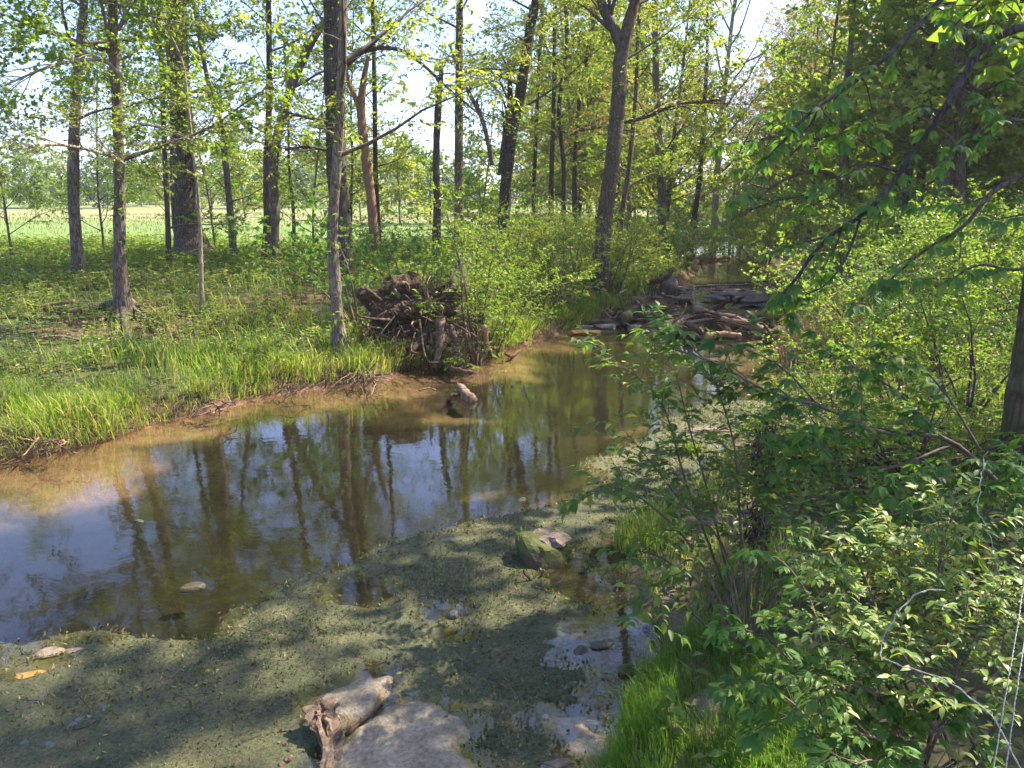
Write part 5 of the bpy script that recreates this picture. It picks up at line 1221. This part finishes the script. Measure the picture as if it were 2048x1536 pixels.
# ------------------------------------------------------------------ near bushes: every leaf one can pick out is an object
LEAFM = {}
def leaf_variants(kind):
    if kind not in LEAFM:
        L = []
        if kind == 'palm':
            for s in range(6): L.append(leaf_palmate(1.0, s))
        else:
            for s in range(5): L.append(leaf_oval(1.0, .36 + .09 * (s % 3), .04 + .06 * (s % 2), .03 + .13 * s))
        LEAFM[kind] = (L, {})
    return LEAFM[kind]
def leaf_mesh(kind, k, mat):
    L, cache = leaf_variants(kind)
    if (k, mat.name) not in cache:
        g = Geo(); V, F = L[k]; g.merge(V, F); cache[(k, mat.name)] = g.mesh('leaf', [mat, B_TWIG])
    return cache[(k, mat.name)]
def leafy(e, stems, kind, lsize, mat, seed, tw_sp=.16, tw_len=.35, lf_sp=.06, start=.2, nobj=300, bark=B_TWIG, droop=.3, flat=.25, tip=True, stemname='stem', branch=True):
    r = np.random.default_rng(seed); b = np.array(e.location); tw = Geo(); items = []
    def leaves_on(P, sp, a0=0.0):
        seg = np.linalg.norm(np.diff(P, axis=0), axis=1).sum(); n = max(2, int(seg / sp)); m = len(P) - 1
        for k in range(n):
            u = (a0 + (1 - a0) * (k + .7) / n) * m; i = min(int(u), m - 1); q = P[i] * (1 - (u - i)) + P[i + 1] * (u - i); t = unit(P[i + 1] - P[i])
            sv = unit(np.cross(t, (0, 0, 1)) + 1e-6)
            for s in (-1, 1):
                if r.random() < .12: continue
                d = unit(t * r.uniform(.3, .9) + sv * s + np.array((0, 0, r.uniform(-droop, droop * .4))) + r.normal(size=3) * .15)
                items.append((q, d, unit(np.array((0, 0, 1.0)) + r.normal(size=3) * flat), lsize * r.uniform(.4, 1.2)))
        items.append((P[-1], unit(P[-1] - P[-2]), unit(np.array((0, 0, 1.0)) + r.normal(size=3) * flat), lsize * .9))
    for pts, w_ in stems:
        P = catmull(pts, 16) if len(pts) > 2 else catmull([pts[0], (np.array(pts[0]) + pts[1]) / 2 + r.normal(size=3) * .03, pts[1]], 12)
        g = Geo(); tube(g, P, np.linspace(w_, w_ * .3, len(P)), 7, 0, True, .04, r); g.obj(stemname, bark, e, off=b)
        L = np.linalg.norm(np.diff(P, axis=0), axis=1).sum(); n = max(1, int(L * (1 - start) / tw_sp)) if branch else 0
        for k in range(n):
            u = (start + (1 - start) * (k + r.random()) / n) * (len(P) - 1); i = min(int(u), len(P) - 2); q = P[i] * (1 - (u - i)) + P[i + 1] * (u - i); t = unit(P[i + 1] - P[i])
            d = unit(t * .7 + unit(r.normal(size=3) * (1, 1, .45)) * .9 + (0, 0, .12)); Q = wander(q, d, tw_len * r.uniform(.5, 1.2), 5, .13, 0, r, .12)
            tube(tw, Q, np.linspace(max(.0025, w_ * .3), .0015, 6), 4, 0, False); leaves_on(Q, lf_sp, .25)
        if tip: leaves_on(P[int(len(P) * max(start, .35)):], lf_sp * 1.3)
    tw.obj('twigs', bark, e, off=b, kind='stuff')
    if not items: return
    T = np.array([i[0] for i in items]); vis = inview(T[:, 0], T[:, 1], T[:, 2], 1.0); dist = np.linalg.norm(T - np.array((0, 0, CH)), axis=1) / np.array([i[3] for i in items]) + np.where(vis, 0, 1e4)
    order = np.argsort(dist); nv = len(leaf_variants(kind)[0])
    for j in order[:nobj]:
        if dist[j] > 9e3: break
        q, d, up, s = items[j]; k = int(r.integers(0, nv)); o = bpy.data.objects.new('leaf', leaf_mesh(kind, k, mat)); COL.objects.link(o); o.parent = e
        R = frame(d, up) * s; M = np.eye(4); M[:3, :3] = R; M[:3, 3] = q - b; o.matrix_local = Matrix(M.tolist()); items[j] = None
    rest = [i for i in items if i is not None]
    if rest:
        g = Geo(); stamp(g, leaf_variants(kind)[0], r.integers(0, nv, len(rest)), [frame(i[1], i[2]) for i in rest], [i[0] for i in rest], [i[3] for i in rest])
        g.obj('foliage', [mat, B_TWIG], e, off=b, kind='stuff')
def A3(pts): return [at(x, y, Y) for x, y, Y in pts]

B0 = ground(1500, 1345)
e = thing('honeysuckle_bush', tuple(B0), 'tall open bush of small oval leaves on thin stems at the middle right shore', 'bush')
leafy(e, [([B0] + A3(p), w_) for p, w_ in [
    ([(1440, 1150, 4.9), (1370, 960, 5.3), (1330, 820, 5.6), (1270, 750, 5.8), (1175, 690, 6.0)], .012), ([(1400, 1120, 4.8), (1300, 1010, 5.0), (1225, 975, 5.1), (1180, 990, 5.1)], .011),
    ([(1480, 1050, 5.0), (1470, 900, 5.2), (1440, 790, 5.4), (1432, 765, 5.4)], .012), ([(1530, 1060, 5.0), (1570, 940, 5.2), (1610, 880, 5.4)], .010),
    ([(1420, 1190, 4.7), (1330, 1120, 4.7), (1270, 1100, 4.8)], .010), ([(1400, 1240, 4.5), (1330, 1190, 4.5), (1290, 1215, 4.5)], .009), ([(1420, 1000, 5.2), (1380, 860, 5.4), (1345, 720, 5.6), (1320, 680, 5.6)], .010),
    ([(1550, 1190, 4.8), (1640, 1090, 4.9), (1690, 1020, 5.0)], .010), ([(1450, 1100, 4.9), (1360, 1000, 5.1), (1290, 910, 5.3), (1240, 850, 5.4)], .009), ([(1500, 1150, 4.8), (1530, 1000, 5.0), (1500, 880, 5.1)], .009)]],
    'oval', .090, L_OVAL, 1, tw_sp=.062, tw_len=.34, lf_sp=.055, start=.28)

TB = ground(2035, 950); e = thing('buckeye_tree', tuple(TB), 'mossy trunk at the right edge with overhanging five-leaflet boughs', 'tree')
g = Geo(); P = catmull([TB - (0, 0, .2), TB] + A3([(2058, 800, TB[1]), (2078, 640, TB[1]), (2105, 420, TB[1]), (2125, 200, TB[1]), (2150, -60, TB[1])]), 24)
tube(g, P, np.linspace(.22, .12, 24) * (1 + .5 * np.exp(-np.arange(24) / 2.2)), 18, 0, True, .04, np.random.default_rng(2), .04); g.obj('trunk', B_MOSS, e, off=TB)
leafy(e, [(A3(p), w_) for p, w_ in [
    ([(2115, 60, 6.3), (2040, 55, 6.3), (1960, 100, 6.3), (1895, 210, 6.2), (1810, 330, 6.2), (1745, 415, 6.1), (1650, 480, 6.1), (1590, 560, 6.0), (1555, 600, 6.0)], .035),
    ([(2125, -200, 5.8), (1990, -110, 5.7), (1880, 0, 5.6), (1800, 90, 5.5), (1700, 170, 5.4), (1620, 225, 5.3), (1560, 290, 5.3), (1530, 320, 5.3)], .026),
    ([(2090, 330, 5.6), (1990, 380, 5.6), (1930, 450, 5.5), (1850, 500, 5.5), (1780, 560, 5.5)], .022),
    ([(1930, 160, 6.3), (1960, 180, 6.2), (2010, 160, 6.1), (2060, 130, 6.0)], .014), ([(1720, 440, 6.1), (1690, 520, 6.0), (1650, 570, 6.0), (1610, 590, 6.0)], .012),
    ([(1800, 345, 6.2), (1740, 330, 6.2), (1690, 350, 6.1), (1640, 380, 6.0)], .012), ([(1640, 215, 5.3), (1610, 260, 5.3), (1560, 250, 5.3)], .010), ([(2110, 260, 5.8), (2030, 240, 5.8), (1960, 260, 5.8), (1900, 300, 5.8)], .016),
    ([(2120, -120, 6), (2030, -60, 6), (1950, 10, 6), (1900, 60, 6)], .018), ([(2100, 520, 5.4), (2030, 540, 5.4), (1960, 530, 5.4), (1900, 560, 5.3)], .014), ([(2110, 420, 5.6), (2040, 430, 5.6), (1990, 440, 5.6)], .012)]],
    'palm', .122, L_PALM, 2, tw_sp=.21, tw_len=.45, lf_sp=.13, start=.25, stemname='bough', bark=B_DARK)
G1 = ground(2010, 985)
e = thing('buckeye_sapling', tuple(G1), 'low spreading branches of five-leaflet leaves below the mossy trunk, reaching left over the stream', 'sapling')
leafy(e, [(A3(p), w_) for p, w_ in [
    ([(2010, 980, 5.6), (1940, 910, 5.6), (1870, 870, 5.6), (1760, 865, 5.5), (1650, 815, 5.4), (1540, 785, 5.3), (1430, 725, 5.2), (1350, 700, 5.2)], .020),
    ([(1880, 872, 5.6), (1790, 780, 5.8), (1700, 730, 5.9), (1640, 690, 5.9)], .012), ([(1900, 890, 5.6), (1800, 930, 5.4), (1700, 950, 5.2), (1620, 930, 5.1)], .012), ([(1960, 940, 5.5), (1870, 1010, 5.2), (1780, 1030, 5.0), (1700, 1060, 4.9)], .012),
    ([(1960, 900, 5.6), (1900, 800, 5.8), (1840, 730, 5.9), (1800, 700, 6.0)], .011), ([(1720, 850, 5.5), (1640, 870, 5.3), (1560, 870, 5.2)], .009), ([(1640, 815, 5.4), (1570, 740, 5.5), (1500, 700, 5.6)], .009)]],
    'palm', .13, L_PALM, 3, tw_sp=.13, tw_len=.34, lf_sp=.12, start=.12)
G2 = ground(1660, 1500)
e = thing('buckeye_seedling', tuple(G2), 'young five-leaflet plant leaning over the rich near shore grass', 'sapling')
leafy(e, [([G2] + A3(p), w_) for p, w_ in [
    ([(1620, 1380, 3.6), (1550, 1290, 3.7), (1490, 1260, 3.7), (1440, 1270, 3.7)], .009), ([(1600, 1420, 3.5), (1530, 1370, 3.5), (1480, 1360, 3.5)], .008), ([(1650, 1330, 3.7), (1620, 1200, 3.9), (1560, 1120, 4.0), (1500, 1110, 4.0)], .009),
    ([(1640, 1400, 3.4), (1580, 1430, 3.3), (1540, 1450, 3.3)], .007), ([(1680, 1330, 3.7), (1680, 1200, 3.9), (1640, 1150, 4.0)], .008)]],
    'palm', .095, L_PALM, 4, tw_sp=.11, tw_len=.22, lf_sp=.10, start=.3)
G3 = ground(1800, 1530)
e = thing('buckeye_seedling', tuple(G3), 'dark five-leaflet plant at the bottom edge under the pale bush', 'sapling')
leafy(e, [([G3] + A3(p), w_) for p, w_ in [([(1740, 1430, 3.0), (1690, 1380, 3.0), (1640, 1370, 3.0)], .007), ([(1760, 1480, 2.8), (1700, 1470, 2.8), (1650, 1490, 2.8)], .007), ([(1800, 1440, 3.0), (1780, 1370, 3.1)], .007), ([(1850, 1500, 2.8), (1880, 1440, 2.8)], .006), ([(1740, 1520, 2.7), (1700, 1540, 2.6)], .006)]],
    'palm', .085, L_PALM, 5, tw_sp=.08, tw_len=.2, lf_sp=.09, start=.2)
G4 = ground(1840, 1500)
e = thing('pale_leaved_bush', tuple(G4), 'sunlit pale green bush of small oval leaves filling the lower right corner', 'bush')
leafy(e, [([G4 + r.normal(size=3) * (.15, .15, 0)] + A3(p), w_) for p, w_ in [
    ([(1800, 1350, 3.2), (1740, 1180, 3.5), (1690, 1080, 3.6), (1655, 1110, 3.6)], .010), ([(1830, 1300, 3.2), (1810, 1150, 3.4), (1790, 1080, 3.5)], .010), ([(1880, 1280, 3.2), (1880, 1120, 3.4), (1900, 1050, 3.4), (1950, 1070, 3.4)], .010),
    ([(1780, 1380, 3.1), (1690, 1290, 3.2), (1630, 1240, 3.3)], .009), ([(1930, 1320, 3.0), (1980, 1220, 3.1), (2030, 1190, 3.1)], .009), ([(1950, 1380, 2.9), (2030, 1310, 2.9), (2080, 1300, 2.9)], .009), ([(1760, 1400, 3.0), (1690, 1370, 3.0), (1640, 1390, 3.0)], .008),
    ([(1850, 1340, 3.1), (1850, 1220, 3.2), (1830, 1160, 3.3)], .009), ([(1900, 1400, 2.9), (1920, 1300, 3.0), (1930, 1210, 3.1)], .009), ([(1800, 1380, 3.1), (1740, 1300, 3.2), (1720, 1230, 3.3)], .009), ([(1870, 1420, 2.9), (1820, 1330, 2.9), (1790, 1290, 2.95)], .008)]],
    'oval', .058, L_PALE, 6, tw_sp=.042, tw_len=.24, lf_sp=.036, start=.32)
G5 = ground(2060, 1150)
e = thing('buckeye_sapling', tuple(G5), 'shiny sunlit five-leaflet sprig at the right edge under the mossy trunk', 'sapling')
leafy(e, [([G5] + A3(p), w_) for p, w_ in [([(2050, 1060, 4.5), (2010, 980, 4.6), (1960, 960, 4.7)], .010), ([(2060, 1040, 4.5), (2050, 960, 4.6), (2030, 930, 4.6)], .009), ([(2040, 1090, 4.4), (1970, 1050, 4.5), (1900, 1010, 4.6), (1870, 950, 4.7)], .010)]],
    'palm', .11, L_PALM, 7, tw_sp=.12, tw_len=.3, lf_sp=.11, start=.3)

# ------------------------------------------------------------------ wires and thorny vine at the lower right
def twisted(label, pts, name, cat, rad=.0014, pitch=.035, mat=M_WIRE, thorn=.0, seed=0):
    P = catmull(A3(pts), 160); P = P + .012 * np.stack([snoise(np.arange(160) * .12, np.full(160, q), seed + 5, 3) for q in (0, 3, 6)], -1) * (1 if mat is M_FUR else .15); b = P[0]; e = thing(name, tuple(b), label, cat); r = np.random.default_rng(seed)
    T = unit(np.gradient(P, axis=0)); s = np.concatenate([[0], np.cumsum(np.linalg.norm(np.diff(P, axis=0), axis=1))]); A_ = unit(np.cross(T, (0, 0, 1))); B_ = np.cross(T, A_)
    for k in range(2):
        a = s / pitch * 6.283 + k * math.pi; g = Geo(); tube(g, P + rad * (np.cos(a)[:, None] * A_ + np.sin(a)[:, None] * B_), rad * .8, 5, 0, False); g.obj('strand', mat, e, off=b)
    if thorn:
        g = Geo()
        for q in np.arange(.02, s[-1], thorn):
            i = min(int(np.searchsorted(s, q)), len(P) - 1); d = unit(r.normal(size=3)); tube(g, [P[i], P[i] + d * rad * 3.4], [rad * .5, .0003], 3, 0, False)
        g.obj('thorns', mat, e, off=b, kind='stuff')
twisted('left of two taut twisted wires running down the lower right corner', [(2052, 1150, 2.5), (2020, 1340, 2.2), (1985, 1545, 2.0)], 'fence_wire', 'wire')
twisted('right of two taut twisted wires running down the lower right corner', [(2066, 1170, 2.5), (2040, 1340, 2.2), (2010, 1545, 2.0)], 'fence_wire', 'wire')
twisted('pale thorny vine arching over the pale bush and down to the corner', [(1885, 1182, 2.7), (1830, 1190, 2.7), (1785, 1235, 2.65), (1762, 1300, 2.6), (1800, 1330, 2.5), (1900, 1372, 2.4), (1985, 1430, 2.3), (2050, 1545, 2.2)], 'thorny_vine', 'vine', .0018, .09, M_FUR, .008, 1)
twisted('pale wire end hanging before the mossy trunk at the right edge', [(1975, 905, 4.0), (1960, 960, 3.9), (1957, 1020, 3.8), (1985, 1080, 3.7), (1996, 1150, 3.6)], 'loose_wire', 'wire', .0016, .06, M_FUR, .010, 2)

# ivy and epicormic leaves on some trunks
for k, (ti, n, z0_, z1_) in enumerate([(1, 200, .2, .95), (0, 60, .3, .9), (14, 260, .1, .9), (3, 120, .15, .8), (10, 90, .05, .6), (9, 160, .3, .95), (28, 160, .1, .8), (20, 120, .2, .8), (15, 120, .1, .8)]):
    e, P, R = tree_objs[ti]; b = np.array(e.location); r = np.random.default_rng(k); zt = 9.0; g = Geo()
    for m in range(n):
        z = b[2] + (zt * (z0_ + (z1_ - z0_) * r.random())); i = int(np.argmin(np.abs(P[:, 2] - z))); a = r.uniform(3.4, 6.0); d = np.array((math.cos(a), math.sin(a), r.uniform(-.5, .3)))
        V, F = MAP if m % 2 else OVA; g.merge(xf(V, frame(unit(d + r.normal(size=3) * .6), (0, 0, 1)), P[i] + (0, 0, r.uniform(-.2, .2)) + d * R[i] * 1.02, r.uniform(.08, .16)), F)
    g.obj('ivy', L_MID, e, smoothf=False, off=b, kind='stuff')

g = Geo(); V = [(x, y, z) for z in (-1.6, 45) for y in (-30, 700) for x in (-420, 420)]
g.add(V, [(0, 2, 3, 1), (4, 5, 7, 6), (0, 1, 5, 4), (2, 6, 7, 3), (0, 4, 6, 2), (1, 3, 7, 5)])
b = MB('air'); v = b.n('ShaderNodeVolumePrincipled', Density=.0004); v.inputs['Color'].default_value = (.92, .95, 1, 1); v.inputs['Anisotropy'].default_value = .3
b.t.links.new(v.outputs[0], b.out.inputs['Volume']); g.obj('haze', b.m, smoothf=False, kind='stuff')
